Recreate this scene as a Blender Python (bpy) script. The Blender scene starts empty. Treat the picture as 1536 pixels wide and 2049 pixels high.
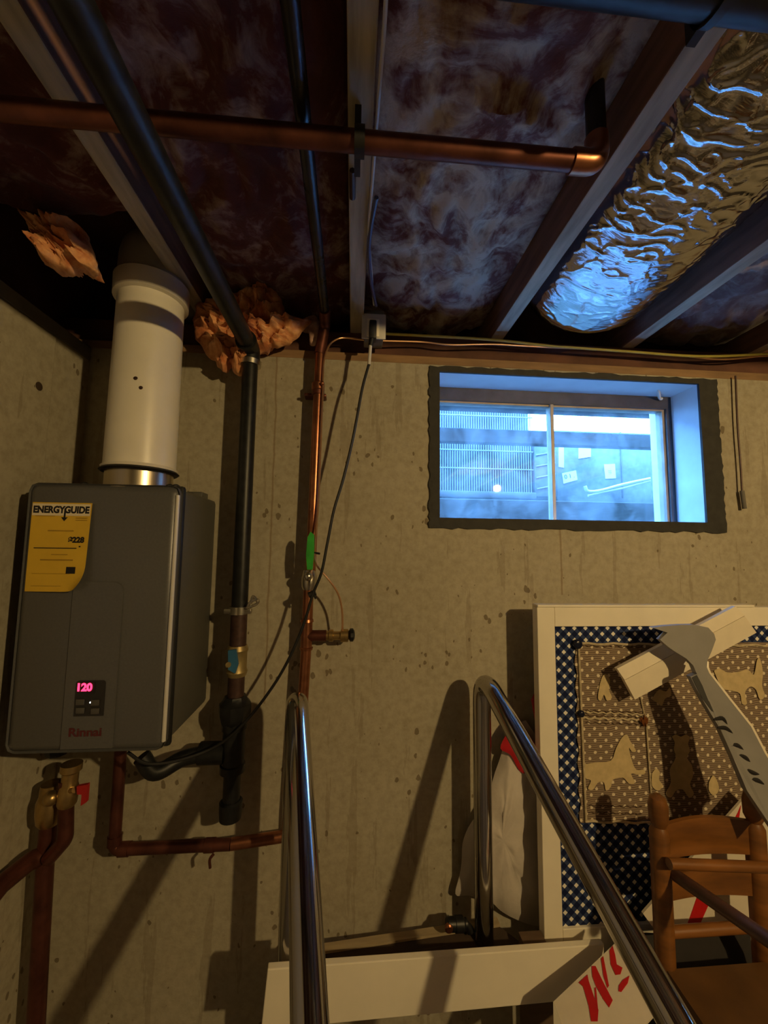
import bpy, bmesh, math, random
from mathutils import Vector, Matrix, noise as mnoise
random.seed(7)
sc = bpy.context.scene
COL = sc.collection
R_ = math.radians

# ---------------------------------------------------------------- camera, world, lamp, exposure
F, CX, CY = 790.0, 768.0, 1024.5
_yd = Vector((705-CX, -(1095-CY), -F)).normalized()
_ro = .019
_xd = Vector((1, -_ro, -(_yd.x - _ro*_yd.y)/_yd.z)).normalized()
_zd = _xd.cross(_yd)
ROT = Matrix((_xd, _yd, _zd))                       # camera axes -> world
EYE = Vector((0, 0, 1.5))
cam = bpy.data.cameras.new('camera'); camo = bpy.data.objects.new('camera', cam); COL.objects.link(camo)
cam.sensor_fit = 'VERTICAL'; cam.sensor_height = 36.0; cam.sensor_width = 27.0
cam.lens = F/2049*36.0; cam.clip_start = .02
camo.matrix_world = Matrix.Translation(EYE) @ ROT.to_4x4()
sc.camera = camo
w = bpy.data.worlds.new('world'); sc.world = w; w.use_nodes = True
w.node_tree.nodes['Background'].inputs[0].default_value = (.155, .44, 1.0, 1)
w.node_tree.nodes['Background'].inputs[1].default_value = 42
bulb = bpy.data.lights.new('bulb', 'POINT'); bulb.energy = 86; bulb.color = (1, .70, .30); bulb.shadow_soft_size = .028
bulbo = bpy.data.objects.new('bulb', bulb); COL.objects.link(bulbo); bulbo.location = (1.35, -.93, 2.07)
portal = bpy.data.lights.new('window_portal', 'AREA'); portal.shape = 'RECTANGLE'; portal.size = .92; portal.size_y = .5
portal.cycles.is_portal = True
po = bpy.data.objects.new('window_portal', portal); COL.objects.link(po); po.location = (.70, 1.43, 1.83); po.rotation_euler = (R_(-90), 0, 0)
sc.view_settings.view_transform = 'Standard'; sc.view_settings.look = 'None'
sc.view_settings.gamma = 1; sc.view_settings.use_curve_mapping = False
sc.view_settings.exposure = 0.14
sc.cycles.use_denoising = True
sc.cycles.max_bounces = 8; sc.cycles.transparent_max_bounces = 12
sc.cycles.sample_clamp_indirect = 4.0

# ---------------------------------------------------------------- helpers
def ray(px, py): return ROT @ Vector((px-CX, -(py-CY), -F))
def PY(px, py, Y): d = ray(px, py); return EYE + d*(Y/d.y)
def PX(px, py, X): d = ray(px, py); return EYE + d*(X/d.x)
def PZ(px, py, Z): d = ray(px, py); return EYE + d*((Z-1.5)/d.z)

def link(name, me, mat=None, parent=None):
    o = bpy.data.objects.new(name, me); COL.objects.link(o)
    if mat is not None: me.materials.append(mat)
    if parent is not None: o.parent = parent
    return o
def thing(name, label, cat, group=None, loc=(0,0,0)):
    o = bpy.data.objects.new(name, None); COL.objects.link(o); o.empty_display_size = .05
    o['label'] = label; o['category'] = cat; o.location = loc
    if group: o['group'] = group
    return o
def tag(o, label, cat, group=None):
    o['label'] = label; o['category'] = cat
    if group: o['group'] = group
    return o
def struct(o): o['kind'] = 'structure'; return o

class MB:
    def __init__(s): s.bm = bmesh.new()
    def box(s, a, b, bev=0.0):
        t = bmesh.new(); bmesh.ops.create_cube(t, size=1)
        a = Vector(a); b = Vector(b); c = (a+b)/2; d = b-a
        for v in t.verts: v.co = Vector((v.co.x*d.x, v.co.y*d.y, v.co.z*d.z)) + c
        if bev: bmesh.ops.bevel(t, geom=t.edges[:], offset=bev, segments=2, affect='EDGES', profile=.5)
        return s._add(t)
    def _add(s, t):
        me = bpy.data.meshes.new('t'); t.to_mesh(me); t.free(); s.bm.from_mesh(me); bpy.data.meshes.remove(me); return s
    def tube(s, pts, r, seg=18, cap=True):
        pts = [Vector(p) for p in pts]; n = len(pts)
        rr = r if hasattr(r, '__len__') else [r]*n
        rings = []; prev = None
        for i, p in enumerate(pts):
            t = (pts[min(i+1, n-1)] - pts[max(i-1, 0)])
            if t.length < 1e-9: t = Vector((0,0,1))
            t.normalize()
            if prev is None:
                u = t.orthogonal().normalized()
            else:
                u = (prev - t*prev.dot(t)); u = u.normalized() if u.length > 1e-6 else t.orthogonal().normalized()
            prev = u; v = t.cross(u)
            rings.append([s.bm.verts.new(p + (u*math.cos(2*math.pi*k/seg) + v*math.sin(2*math.pi*k/seg))*rr[i]) for k in range(seg)])
        for a, b in zip(rings, rings[1:]):
            for k in range(seg): s.bm.faces.new((a[k], a[(k+1)%seg], b[(k+1)%seg], b[k]))
        if cap:
            s.bm.faces.new(rings[0][::-1]); s.bm.faces.new(rings[-1])
        return s
    def lathe(s, base, axis, prof, seg=24):           # prof = [(dist, radius)...]
        base = Vector(base); axis = Vector(axis).normalized(); u = axis.orthogonal().normalized(); v = axis.cross(u)
        rings = [[s.bm.verts.new(base + axis*d + (u*math.cos(2*math.pi*k/seg)+v*math.sin(2*math.pi*k/seg))*max(q, 1e-4)) for k in range(seg)] for d, q in prof]
        for a, b in zip(rings, rings[1:]):
            for k in range(seg): s.bm.faces.new((a[k], a[(k+1)%seg], b[(k+1)%seg], b[k]))
        s.bm.faces.new(rings[0][::-1]); s.bm.faces.new(rings[-1]); return s
    def prism(s, pts, off):                            # planar polygon (3-D points) extruded by vector off
        pts = [Vector(p) for p in pts]; off = Vector(off)
        a = [s.bm.verts.new(p) for p in pts]; b = [s.bm.verts.new(p+off) for p in pts]; n = len(a)
        try:
            s.bm.faces.new(a); s.bm.faces.new(b[::-1])
        except ValueError: pass
        for i in range(n): s.bm.faces.new((a[i], b[i], b[(i+1)%n], a[(i+1)%n]))
        return s
    def ball(s, c, r, seg=14, sq=(1,1,1)):
        t = bmesh.new(); bmesh.ops.create_uvsphere(t, u_segments=seg, v_segments=seg//2+1, radius=r)
        for v in t.verts: v.co = Vector((v.co.x*sq[0], v.co.y*sq[1], v.co.z*sq[2])) + Vector(c)
        return s._add(t)
    def build(s, name, mat, parent=None, smooth=True, angle=35):
        bmesh.ops.recalc_face_normals(s.bm, faces=s.bm.faces[:])
        if smooth:
            lim = R_(angle)
            for f in s.bm.faces: f.smooth = True
            for e in s.bm.edges:
                if len(e.link_faces) == 2 and e.calc_face_angle(0) > lim: e.smooth = False
        me = bpy.data.meshes.new(name); s.bm.to_mesh(me); s.bm.free()
        return link(name, me, mat, parent)

def fillet(pts, rad, n=6):
    pts = [Vector(p) for p in pts]; out = [pts[0]]
    for i in range(1, len(pts)-1):
        a, p, b = pts[i-1], pts[i], pts[i+1]; r = rad[i-1] if hasattr(rad, '__len__') else rad
        da, db = (a-p), (b-p); ang = da.angle(db)
        t = min(r/math.tan(ang/2), da.length*.49, db.length*.49)
        p0, p1 = p+da.normalized()*t, p+db.normalized()*t
        for k in range(n+1):
            q = k/n; out.append(p0*(1-q)**2 + p*2*q*(1-q) + p1*q*q)
    out.append(pts[-1]); return out
def spline(pts, n=8):
    P = [Vector(p) for p in pts]; P = [P[0]*2-P[1]] + P + [P[-1]*2-P[-2]]; out = []
    for i in range(1, len(P)-2):
        for k in range(n):
            t = k/n; a, b, c, d = P[i-1], P[i], P[i+1], P[i+2]
            out.append(.5*((2*b)+(c-a)*t+(2*a-5*b+4*c-d)*t*t+(3*b-a-3*c+d)*t**3))
    out.append(P[-2]); return out
def puff(name, outline, thick, mat, parent=None, rings=7, jag=.01, nscale=18, seed=0, sub=4, bump=.02):
    """closed lumpy cushion whose rim follows an outline of 3-D points"""
    pts = spline(list(outline)+[outline[0]], sub)[:-1]; n = len(pts)
    c = sum(pts, Vector())/n
    nrm = Vector((0, -1, 0)); bm = bmesh.new(); sides = []
    for sgn in (1, -1):
        rg = []
        for k in range(rings):
            q = k/rings; h = math.sqrt(max(0, 1-(1-q)**2))
            row = []
            for i, p in enumerate(pts):
                b = c + (p-c)*(1-q)
                nv = mnoise.fractal(b*nscale+Vector((seed, 3*sgn, 0)), .8, 2.1, 6)
                d = mnoise.noise_vector(b*nscale*1.3+Vector((seed, 0, 0)))
                row.append((b + nrm*sgn*(thick/2*h + bump*nv*min(1, q*3)) + Vector((d.x, 0, d.z))*jag))
            rg.append(row)
        sides.append((rg, c + nrm*sgn*thick/2))
    rim = [bm.verts.new(p) for p in sides[0][0][0]]
    for (rg, top), sgn in zip(sides, (1, -1)):
        prev = rim
        for row in rg[1:]:
            cur = [bm.verts.new(p) for p in row]
            for i in range(n): bm.faces.new((prev[i], prev[(i+1)%n], cur[(i+1)%n], cur[i]))
            prev = cur
        tv = bm.verts.new(top)
        for i in range(n): bm.faces.new((prev[i], prev[(i+1)%n], tv))
    m = MB(); m.bm.free(); m.bm = bm
    return m.build(name, mat, parent, angle=70)
def text(name, body, size, mat, mw, parent=None, depth=.0004, bold=0.0, sx=1.0):
    cu = bpy.data.curves.new('txt', 'FONT'); cu.body = body; cu.size = size; cu.extrude = depth; cu.offset = bold
    cu.align_x = 'CENTER'; cu.align_y = 'CENTER'
    o = bpy.data.objects.new('txt', cu); COL.objects.link(o); bpy.context.view_layer.update()
    me = bpy.data.meshes.new_from_object(o.evaluated_get(bpy.context.evaluated_depsgraph_get()))
    bpy.data.objects.remove(o); bpy.data.curves.remove(cu)
    me.transform(mw @ Matrix.Diagonal((sx, 1, 1, 1))); me.materials.clear()
    return link(name, me, mat, parent)
def frame3(o, x, y):
    """matrix with origin o, local x and y axes given, z = x cross y"""
    x = Vector(x).normalized(); z = x.cross(Vector(y)).normalized(); y = z.cross(x)
    m = Matrix((x, y, z)).transposed().to_4x4(); m.translation = Vector(o); return m

# ---------------------------------------------------------------- materials
def newmat(name):
    m = bpy.data.materials.new(name); m.use_nodes = True
    nt = m.node_tree; return m, nt, nt.nodes['Principled BSDF']
def N(nt, typ, **kw):
    n = nt.nodes.new(typ)
    for k, v in kw.items():
        if k in n.inputs: n.inputs[k].default_value = v
        else: setattr(n, k, v)
    return n
def rgba(c): return (c[0], c[1], c[2], 1)
def coords(nt, scale=(1,1,1)):
    tc = N(nt, 'ShaderNodeTexCoord'); mp = N(nt, 'ShaderNodeMapping'); mp.inputs['Scale'].default_value = scale
    nt.links.new(tc.outputs['Object'], mp.inputs['Vector']); return mp.outputs['Vector']
def ramp(nt, src, stops):
    r = N(nt, 'ShaderNodeValToRGB'); el = r.color_ramp.elements
    while len(el) < len(stops): el.new(.5)
    for e, (p, c) in zip(el, stops): e.position = p; e.color = rgba(c)
    nt.links.new(src, r.inputs['Fac']); return r.outputs['Color']
def mixc(nt, fac, a, b, mode='MIX'):
    m = N(nt, 'ShaderNodeMix'); m.data_type = 'RGBA'; m.blend_type = mode
    for s, v in ((0, fac), (6, a), (7, b)):
        if hasattr(v, 'links') or hasattr(v, 'is_linked'): nt.links.new(v, m.inputs[s])
        else: m.inputs[s].default_value = v if s == 0 else rgba(v)
    return m.outputs[2]
def math2(nt, op, a, b=0.0, c=None):
    m = N(nt, 'ShaderNodeMath'); m.operation = op
    for i, v in enumerate((a, b) if c is None else (a, b, c)):
        if hasattr(v, 'is_linked'): nt.links.new(v, m.inputs[i])
        else: m.inputs[i].default_value = v
    return m.outputs[0]
def noise(nt, vec, scale, detail=5, rough=.55, dist=0):
    n = N(nt, 'ShaderNodeTexNoise', Scale=scale, Detail=detail, Roughness=rough, Distortion=dist)
    nt.links.new(vec, n.inputs['Vector']); return n.outputs['Fac']
def bump(nt, bs, h, strength=.3, dist=.01):
    b = N(nt, 'ShaderNodeBump', Strength=strength, Distance=dist); nt.links.new(h, b.inputs['Height']); nt.links.new(b.outputs['Normal'], bs.inputs['Normal'])
def mat(name, col, rough=.5, metal=0., var=.25, scale=30, stretch=(1,1,1), bmp=.1, bd=.002, col2=None, spec=.5, coat=0):
    m, nt, bs = newmat(name); v = coords(nt, stretch); n = noise(nt, v, scale)
    c2 = col2 or tuple(x*(1-var) for x in col); c1 = tuple(min(1, x*(1+var*.4)) for x in col)
    nt.links.new(ramp(nt, n, [(.3, c2), (.7, c1)]), bs.inputs['Base Color'])
    nt.links.new(math2(nt, 'MULTIPLY_ADD', n, .2*rough, rough*.9), bs.inputs['Roughness'])
    bs.inputs['Metallic'].default_value = metal; bs.inputs['Specular IOR Level'].default_value = spec
    bs.inputs['Coat Weight'].default_value = coat
    if bmp: bump(nt, bs, n, bmp, bd)
    return m

def concrete():
    m, nt, bs = newmat('cast_concrete'); v = coords(nt)
    big = noise(nt, v, 2.2, 6, .6); fine = noise(nt, v, 45, 6, .65); mid = noise(nt, v, 9, 5, .6, .4)
    c = ramp(nt, big, [(.25, (.30, .265, .18)), (.5, (.41, .37, .27)), (.75, (.48, .44, .335))])
    c = mixc(nt, math2(nt, 'MULTIPLY', mid, .55), c, (.31, .275, .185))
    c = mixc(nt, .35, c, ramp(nt, fine, [(.3, (.25, .22, .17)), (.6, (.52, .48, .40))]))
    # drips and smears that run down the wall
    vs = coords(nt, (26, 26, 2.4)); st = noise(nt, vs, 1.0, 5, .6)
    c = mixc(nt, math2(nt, 'MULTIPLY', math2(nt, 'SMOOTHSTEP', st, .57, .75) if False else math2(nt, 'GREATER_THAN', st, .615), .26), c, (.17, .13, .08))
    # bug holes, irregular, in patches
    vo = N(nt, 'ShaderNodeTexVoronoi', Scale=40.0); vo.inputs['Randomness'].default_value = 1
    wob = N(nt, 'ShaderNodeVectorMath'); wob.operation = 'ADD'
    nz = N(nt, 'ShaderNodeTexNoise', Scale=40.0); nt.links.new(v, nz.inputs['Vector'])
    sc_ = N(nt, 'ShaderNodeVectorMath'); sc_.operation = 'SCALE'; sc_.inputs['Scale'].default_value = .015
    nt.links.new(nz.outputs['Color'], sc_.inputs[0]); nt.links.new(v, wob.inputs[0]); nt.links.new(sc_.outputs[0], wob.inputs[1])
    str_ = N(nt, 'ShaderNodeMapping'); str_.inputs['Scale'].default_value = (1, 1, .6); nt.links.new(wob.outputs[0], str_.inputs['Vector'])
    nt.links.new(str_.outputs[0], vo.inputs['Vector'])
    size = math2(nt, 'MULTIPLY', math2(nt, 'SUBTRACT', noise(nt, v, 6.5, 3, .7), .485), 1.5)
    pit = math2(nt, 'LESS_THAN', vo.outputs['Distance'], size)
    c = mixc(nt, math2(nt, 'MULTIPLY', pit, .72), c, (.12, .085, .045))
    # thin rust runs along two form seams
    sep = N(nt, 'ShaderNodeSeparateXYZ'); nt.links.new(v, sep.inputs[0])
    wv = math2(nt, 'MULTIPLY', math2(nt, 'SUBTRACT', noise(nt, v, 5, 3), .5), .022)
    for x0, z0, z1 in ((-.243, 1.05, 2.08), (.652, 1.36, 1.60)):
        d = math2(nt, 'ABSOLUTE', math2(nt, 'ADD', math2(nt, 'SUBTRACT', sep.outputs['X'], x0), wv))
        k = math2(nt, 'MULTIPLY', math2(nt, 'LESS_THAN', d, .0026), math2(nt, 'GREATER_THAN', sep.outputs['Z'], z0))
        c = mixc(nt, math2(nt, 'MULTIPLY', k, .5), c, (.20, .125, .06))
    nt.links.new(c, bs.inputs['Base Color']); bs.inputs['Roughness'].default_value = .86; bs.inputs['Specular IOR Level'].default_value = .25
    h = math2(nt, 'SUBTRACT', math2(nt, 'ADD', math2(nt, 'MULTIPLY', fine, .35), mid), math2(nt, 'MULTIPLY', pit, .8))
    bump(nt, bs, h, .35, .006); return m
def fiberglass(name, pink, pale, k):
    m, nt, bs = newmat(name); v = coords(nt)
    a = noise(nt, v, 7, 6, .62, 1.2); b = noise(nt, v, 34, 5, .6, .6)
    f = math2(nt, 'ADD', math2(nt, 'MULTIPLY', a, .75), math2(nt, 'MULTIPLY', b, .25))
    nt.links.new(ramp(nt, f, [(.40-k, tuple(x*.75 for x in pink)), (.48-k, pink), (.62-k, pale)]), bs.inputs['Base Color'])
    bs.inputs['Roughness'].default_value = .8; bs.inputs['Specular IOR Level'].default_value = .3
    bs.inputs['Sheen Weight'].default_value = .15; bump(nt, bs, f, .6, .012); return m
def gingham():
    m, nt, bs = newmat('blue_gingham'); v = coords(nt); s = N(nt, 'ShaderNodeSeparateXYZ'); nt.links.new(v, s.inputs[0])
    P = .0232
    u = math2(nt, 'DIVIDE', math2(nt, 'ADD', s.outputs['X'], s.outputs['Z']), P*1.414)
    t = math2(nt, 'DIVIDE', math2(nt, 'SUBTRACT', s.outputs['X'], s.outputs['Z']), P*1.414)
    a = math2(nt, 'LESS_THAN', math2(nt, 'FRACT', math2(nt, 'ADD', u, 40)), .40)
    b = math2(nt, 'LESS_THAN', math2(nt, 'FRACT', math2(nt, 'ADD', t, 40)), .40)
    c = mixc(nt, math2(nt, 'MULTIPLY', math2(nt, 'ADD', a, b), .5), (.006, .012, .055), (.06, .09, .20))
    c = mixc(nt, math2(nt, 'MULTIPLY', a, b), c, (.82, .80, .72))
    nt.links.new(c, bs.inputs['Base Color']); bs.inputs['Roughness'].default_value = .85; bs.inputs['Specular IOR Level'].default_value = .2
    return m
def lace_mat():
    m, nt, bs = newmat('net_lace'); v = coords(nt); s = N(nt, 'ShaderNodeSeparateXYZ'); nt.links.new(v, s.inputs[0])
    P = .0315
    u = math2(nt, 'FRACT', math2(nt, 'ADD', math2(nt, 'DIVIDE', math2(nt, 'ADD', s.outputs['X'], s.outputs['Z']), P), 40))
    t = math2(nt, 'FRACT', math2(nt, 'ADD', math2(nt, 'DIVIDE', math2(nt, 'SUBTRACT', s.outputs['X'], s.outputs['Z']), P), 40))
    du = math2(nt, 'SUBTRACT', u, .5); dt = math2(nt, 'SUBTRACT', t, .5)
    r = math2(nt, 'SQRT', math2(nt, 'ADD', math2(nt, 'MULTIPLY', du, du), math2(nt, 'MULTIPLY', dt, dt)))
    wob = math2(nt, 'MULTIPLY', noise(nt, v, 160, 2), .12)
    dot = math2(nt, 'LESS_THAN', math2(nt, 'ADD', r, wob), .25)
    th = math2(nt, 'GREATER_THAN', math2(nt, 'FRACT', math2(nt, 'ADD', math2(nt, 'MULTIPLY', s.outputs['Z'], 190), math2(nt, 'MULTIPLY', noise(nt, v, 12, 3), 4))), .5)
    c = mixc(nt, math2(nt, 'MULTIPLY', th, .8), (.15, .105, .078), (.36, .285, .20))
    c = mixc(nt, dot, c, (.72, .63, .47))
    nt.links.new(c, bs.inputs['Base Color']); bs.inputs['Roughness'].default_value = .95; bs.inputs['Specular IOR Level'].default_value = .1
    return m
def dirty_glass():
    m, nt, bs = newmat('dusty_window_glass'); nt.nodes.remove(bs); out = nt.nodes['Material Output']; v = coords(nt)
    tr = N(nt, 'ShaderNodeBsdfTransparent'); tr.inputs[0].default_value = (.93, .97, 1, 1)
    gl = N(nt, 'ShaderNodeBsdfGlossy'); gl.inputs['Roughness'].default_value = .015
    tl = N(nt, 'ShaderNodeBsdfTranslucent'); tl.inputs[0].default_value = (.85, .9, .95, 1)
    d = noise(nt, v, 9, 7, .7, .6); df = ramp(nt, d, [(.35, (.015,)*3), (.75, (.13,)*3)])
    m1 = N(nt, 'ShaderNodeMixShader'); nt.links.new(df, m1.inputs[0]); nt.links.new(tr.outputs[0], m1.inputs[1]); nt.links.new(tl.outputs[0], m1.inputs[2])
    lw = N(nt, 'ShaderNodeLayerWeight', Blend=.5); m2 = N(nt, 'ShaderNodeMixShader')
    nt.links.new(math2(nt, 'MULTIPLY_ADD', math2(nt, 'POWER', lw.outputs['Facing'], 5.0), .6, .035), m2.inputs[0]); nt.links.new(m1.outputs[0], m2.inputs[1]); nt.links.new(gl.outputs[0], m2.inputs[2])
    nt.links.new(m2.outputs[0], out.inputs['Surface']); return m
def emit(name, c, s):
    m, nt, bs = newmat(name); bs.inputs['Base Color'].default_value = rgba((.02,)*3)
    bs.inputs['Emission Color'].default_value = rgba(c); bs.inputs['Emission Strength'].default_value = s; return m

M = dict(
 concrete=concrete(), floor=mat('floor_concrete', (.16, .14, .12), .9, scale=12),
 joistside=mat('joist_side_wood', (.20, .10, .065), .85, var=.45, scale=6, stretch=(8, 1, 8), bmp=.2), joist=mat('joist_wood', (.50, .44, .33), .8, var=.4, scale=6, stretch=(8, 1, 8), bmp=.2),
 dkwood=mat('rim_wood', (.13, .055, .035), .85, var=.5, scale=8), sill=mat('sill_wood', (.30, .18, .09), .8, var=.35, scale=7, stretch=(1, 6, 6)),
 greywood=mat('grey_sill', (.17, .16, .14), .85, scale=14),
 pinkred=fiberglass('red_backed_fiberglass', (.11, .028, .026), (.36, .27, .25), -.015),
 palepink=fiberglass('filmed_fiberglass', (.15, .05, .04), (.56, .49, .40), .045),
 greyfib=fiberglass('grey_fiberglass', (.16, .10, .09), (.30, .28, .27), 0),
 orange=fiberglass('orange_fiberglass', (.52, .17, .06), (.86, .46, .21), .04),
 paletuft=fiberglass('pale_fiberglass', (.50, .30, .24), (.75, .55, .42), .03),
 pvc=mat('white_pvc', (.80, .76, .66), .35, var=.08, scale=8, bmp=.02), pvcgrey=mat('pvc_band', (.40, .37, .33), .5, var=.1),
 heater=mat('heater_grey_paint', (.125, .125, .128), .38, metal=.25, var=.1, scale=200, bmp=.03), heaterside=mat('heater_side_paint', (.10, .097, .083), .5, var=.12, scale=80, bmp=.03),
 heaterdk=mat('heater_gasket', (.012, .012, .013), .6), trim=mat('satin_trim', (.62, .60, .56), .3, var=.05), chrome=mat('bright_trim', (.75, .72, .68), .22, metal=1, var=.05),  # trim colour is a highlight painted on the heater edge
 alu=mat('spun_aluminium', (.62, .55, .42), .3, metal=1, var=.1, scale=60, stretch=(1, 1, .05)),
 panel=mat('panel_black', (.022, .02, .02), .25, var=.2), button=mat('button_grey', (.085, .08, .075), .45), badge=mat('badge_red', (.10, .014, .017), .5),
 yellow=mat('yellow_paper', (.72, .46, .035), .6, var=.08, scale=20, bmp=.02), ink=mat('black_ink', (.01, .008, .008), .8), inkpale=mat('faded_ink', (.42, .25, .02), .8), inkwhite=mat('paper_white', (.78, .68, .48), .7, var=.05),
 iron=mat('black_iron', (.016, .017, .018), .42, metal=.3, var=.5, scale=50, bmp=.12), ironred=mat('rusty_iron', (.075, .04, .032), .5, metal=.4, var=.4, scale=60),
 copper=mat('copper', (.44, .18, .095), .33, metal=.92, var=.35, scale=24, bmp=.03), dkcopper=mat('tarnished_copper', (.17, .06, .042), .42, metal=.75, var=.45, scale=20, bmp=.04),
 brightcu=mat('bright_copper_wire', (.85, .50, .28), .3, metal=.9, var=.1), brass=mat('brass', (.52, .36, .15), .35, metal=.9, var=.3), brassyl=mat('dull_brass_valve', (.40, .31, .14), .45, metal=.6, var=.3),
 nickel=mat('plated_nickel', (.62, .58, .50), .28, metal=1, var=.15), green=mat('green_vinyl', (.03, .36, .035), .45, var=.3), bluev=mat('blue_vinyl', (.03, .14, .30), .45, var=.2), redv=mat('red_vinyl', (.42, .015, .015), .45, var=.15),
 blackr=mat('black_rubber', (.009, .009, .010), .5), darkpipe=mat('dark_sleeved_pipe', (.035, .034, .038), .28, metal=.5, var=.3),
 white=mat('white_paint', (.88, .82, .68), .4, var=.06, scale=10, bmp=.02), whitewire=mat('white_wire', (.62, .60, .56), .4, var=.05), yellowwire=mat('yellow_wire', (.50, .42, .08), .4, var=.1), bluewire=mat('blue_wire', (.06, .07, .16), .35),
 steel=mat('brushed_stainless', (.50, .48, .46), .13, metal=1, var=.12, scale=5, bmp=.01),
 foil=None, buck=mat('tarred_frame', (.035, .034, .031), .75, var=.4, scale=40, bmp=.4, bd=.004), reveal=mat('painted_reveal', (.66, .74, .80), .55, var=.08, scale=14, bmp=.05),
 sash=mat('bronze_sash', (.07, .072, .078), .45, metal=.4, var=.3, scale=20), mullion=mat('grey_mullion', (.42, .36, .29), .45, metal=.3, var=.25, scale=16),
 glass=dirty_glass(), gingham=gingham(), lace=lace_mat(), lacefig=mat('lace_cotton', (.60, .48, .27), .95, var=.14, scale=60, spec=.1), laceseam=mat('lace_hem', (.55, .46, .31), .95, var=.3, scale=90, spec=.1), laceline=mat('lace_gap', (.13, .085, .055), .95, spec=.1),
 pin=mat('navy_pin', (.01, .013, .035), .25), heart=mat('amber_heart', (.16, .055, .018), .12, var=.3, coat=.5),
 paddle=mat('grey_paddle', (.24, .235, .23), .42, var=.12, scale=14), paddledk=mat('paddle_slot', (.02, .02, .02), .6), plank=mat('cream_plastic', (.84, .76, .60), .32, var=.05, bmp=.01),
 chair=mat('stained_chair_wood', (.23, .088, .018), .42, var=.45, scale=7, stretch=(1, 1, 5), bmp=.05, coat=.2), seat=mat('worn_seat_wood', (.12, .055, .014), .55, var=.4, scale=9), chairdk=mat('dark_stained_rod', (.10, .045, .032), .4, var=.3),
 signw=mat('sign_white', (.76, .69, .56), .5, var=.05), signred=mat('sign_red', (.55, .008, .008), .5, var=.1), signblk=mat('sign_black', (.012, .010, .010), .5),
 bagw=mat('bag_plastic', (.60, .55, .50), .3, var=.15, scale=12, bmp=.3, bd=.01), bagred=mat('bag_red', (.42, .012, .018), .35, var=.15, bmp=.2, bd=.006),
 darkboard=mat('dark_board', (.05, .03, .018), .85, var=.3), brownvoid=mat('brown_board', (.13, .08, .045), .8, var=.3, scale=9, stretch=(1, 6, 6)), timber=mat('raw_timber', (.42, .33, .2), .8, var=.25, scale=9, stretch=(1, 8, 8)),
 acbody=mat('condenser_body', (.07, .075, .08), .6), acwire=mat('condenser_wire', (.22, .24, .26), .5, var=.05), acdark=mat('condenser_coil', (.02, .024, .03), .7, var=.3),
 outbeam=mat('outdoor_rail', (.055, .055, .055), .7, var=.25), outbox=mat('utility_box', (.12, .135, .135), .6, var=.4, scale=30), outwhite=mat('outdoor_sticker', (.5, .51, .52), .6, var=.04), outpipe=mat('white_pipe_wrap', (.45, .46, .44), .6, var=.1), outconc=mat('outdoor_concrete', (.075, .08, .08), .9, var=.35, scale=25), grass=mat('outdoor_ground', (.05, .055, .03), .95, var=.4),
)
def foil():
    m, nt, bs = newmat('aluminium_foil'); v = coords(nt)
    n1 = noise(nt, coords(nt, (14, 45, 14)), 1, 4, .55, 1.2); n2 = noise(nt, v, 60, 3, .5, .5)
    bs.inputs['Base Color'].default_value = (.47, .47, .51, 1); bs.inputs['Metallic'].default_value = 1; bs.inputs['Roughness'].default_value = .13
    bump(nt, bs, math2(nt, 'ADD', n1, math2(nt, 'MULTIPLY', n2, .3)), .07, .012); return m
M['foil'] = foil()

# ---------------------------------------------------------------- room shell
XL, YW, ZT = -.793, 1.20, 2.085
wl0, wr0, wt0, wb0 = .266, 1.148, 2.06, 1.594         # clear opening of the window
m = MB()
for a, b in (((XL-.2, YW, -.1), (wl0-.03, 1.42, ZT)), ((wr0+.03, YW, -.1), (6.2, 1.42, ZT)), ((wl0-.03, YW, -.1), (wr0+.03, 1.42, wb0-.03)), ((wl0-.03, YW, wt0+.015), (wr0+.03, 1.42, ZT))): m.box(a, b)
struct(m.build('wall_back', M['concrete'], smooth=False))
wl = struct(MB().box((XL-.2, -7, -.1), (XL, 1.2, 2.045)).build('wall_left', M['concrete'], smooth=False))
MB().box((XL-.001, -1, .0), (XL+.006, 1.06, 2.04), .002).build('form_panel', M['concrete'], wl, smooth=False)
h0 = PX(78, 773, XL+.006)
MB().lathe(h0+Vector((-.004, 0, 0)), (1, 0, 0), [(0, .011), (.0046, .011), (.005, .010)], 14).build('tie_hole', M['darkboard'], wl)
struct(MB().box((6.0, -7.0, -.1), (6.2, 1.2, 2.43)).build('wall_right', M['floor'], smooth=False))
struct(MB().box((XL-.2, -7.2, -.1), (6.2, -7.0, 2.43)).build('wall_front', M['floor'], smooth=False))
struct(MB().box((XL-.2, -7, -.1), (6.2, 1.2, 0)).build('floor', M['floor'], smooth=False))
ceil = struct(MB().box((XL-.2, -7.2, 2.43), (6.2, 1.42, 2.48)).build('ceiling', M['dkwood'], smooth=False))
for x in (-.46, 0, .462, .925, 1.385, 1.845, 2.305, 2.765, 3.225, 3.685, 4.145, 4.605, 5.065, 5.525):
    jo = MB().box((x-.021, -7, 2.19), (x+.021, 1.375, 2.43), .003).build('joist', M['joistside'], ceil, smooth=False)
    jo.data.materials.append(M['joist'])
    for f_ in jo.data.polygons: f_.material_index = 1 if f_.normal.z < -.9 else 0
MB().box((XL-.2, 1.375, 2.085), (6.2, 1.42, 2.43)).build('rim_joist', M['dkwood'], ceil, smooth=False)
MB().box((XL-.15, -7, 2.083), (XL-.11, 1.375, 2.43)).build('rim_joist', M['dkwood'], ceil, smooth=False)
struct(MB().box((XL-.2, 1.2, ZT), (6.2, 1.374, 2.112), .003).build('trim_1', M['sill'], smooth=False))
struct(MB().box((XL-.2, 1.222, 2.112), (6.2, 1.374, 2.19), .003).build('trim_2', M['dkwood'], smooth=False))
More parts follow.
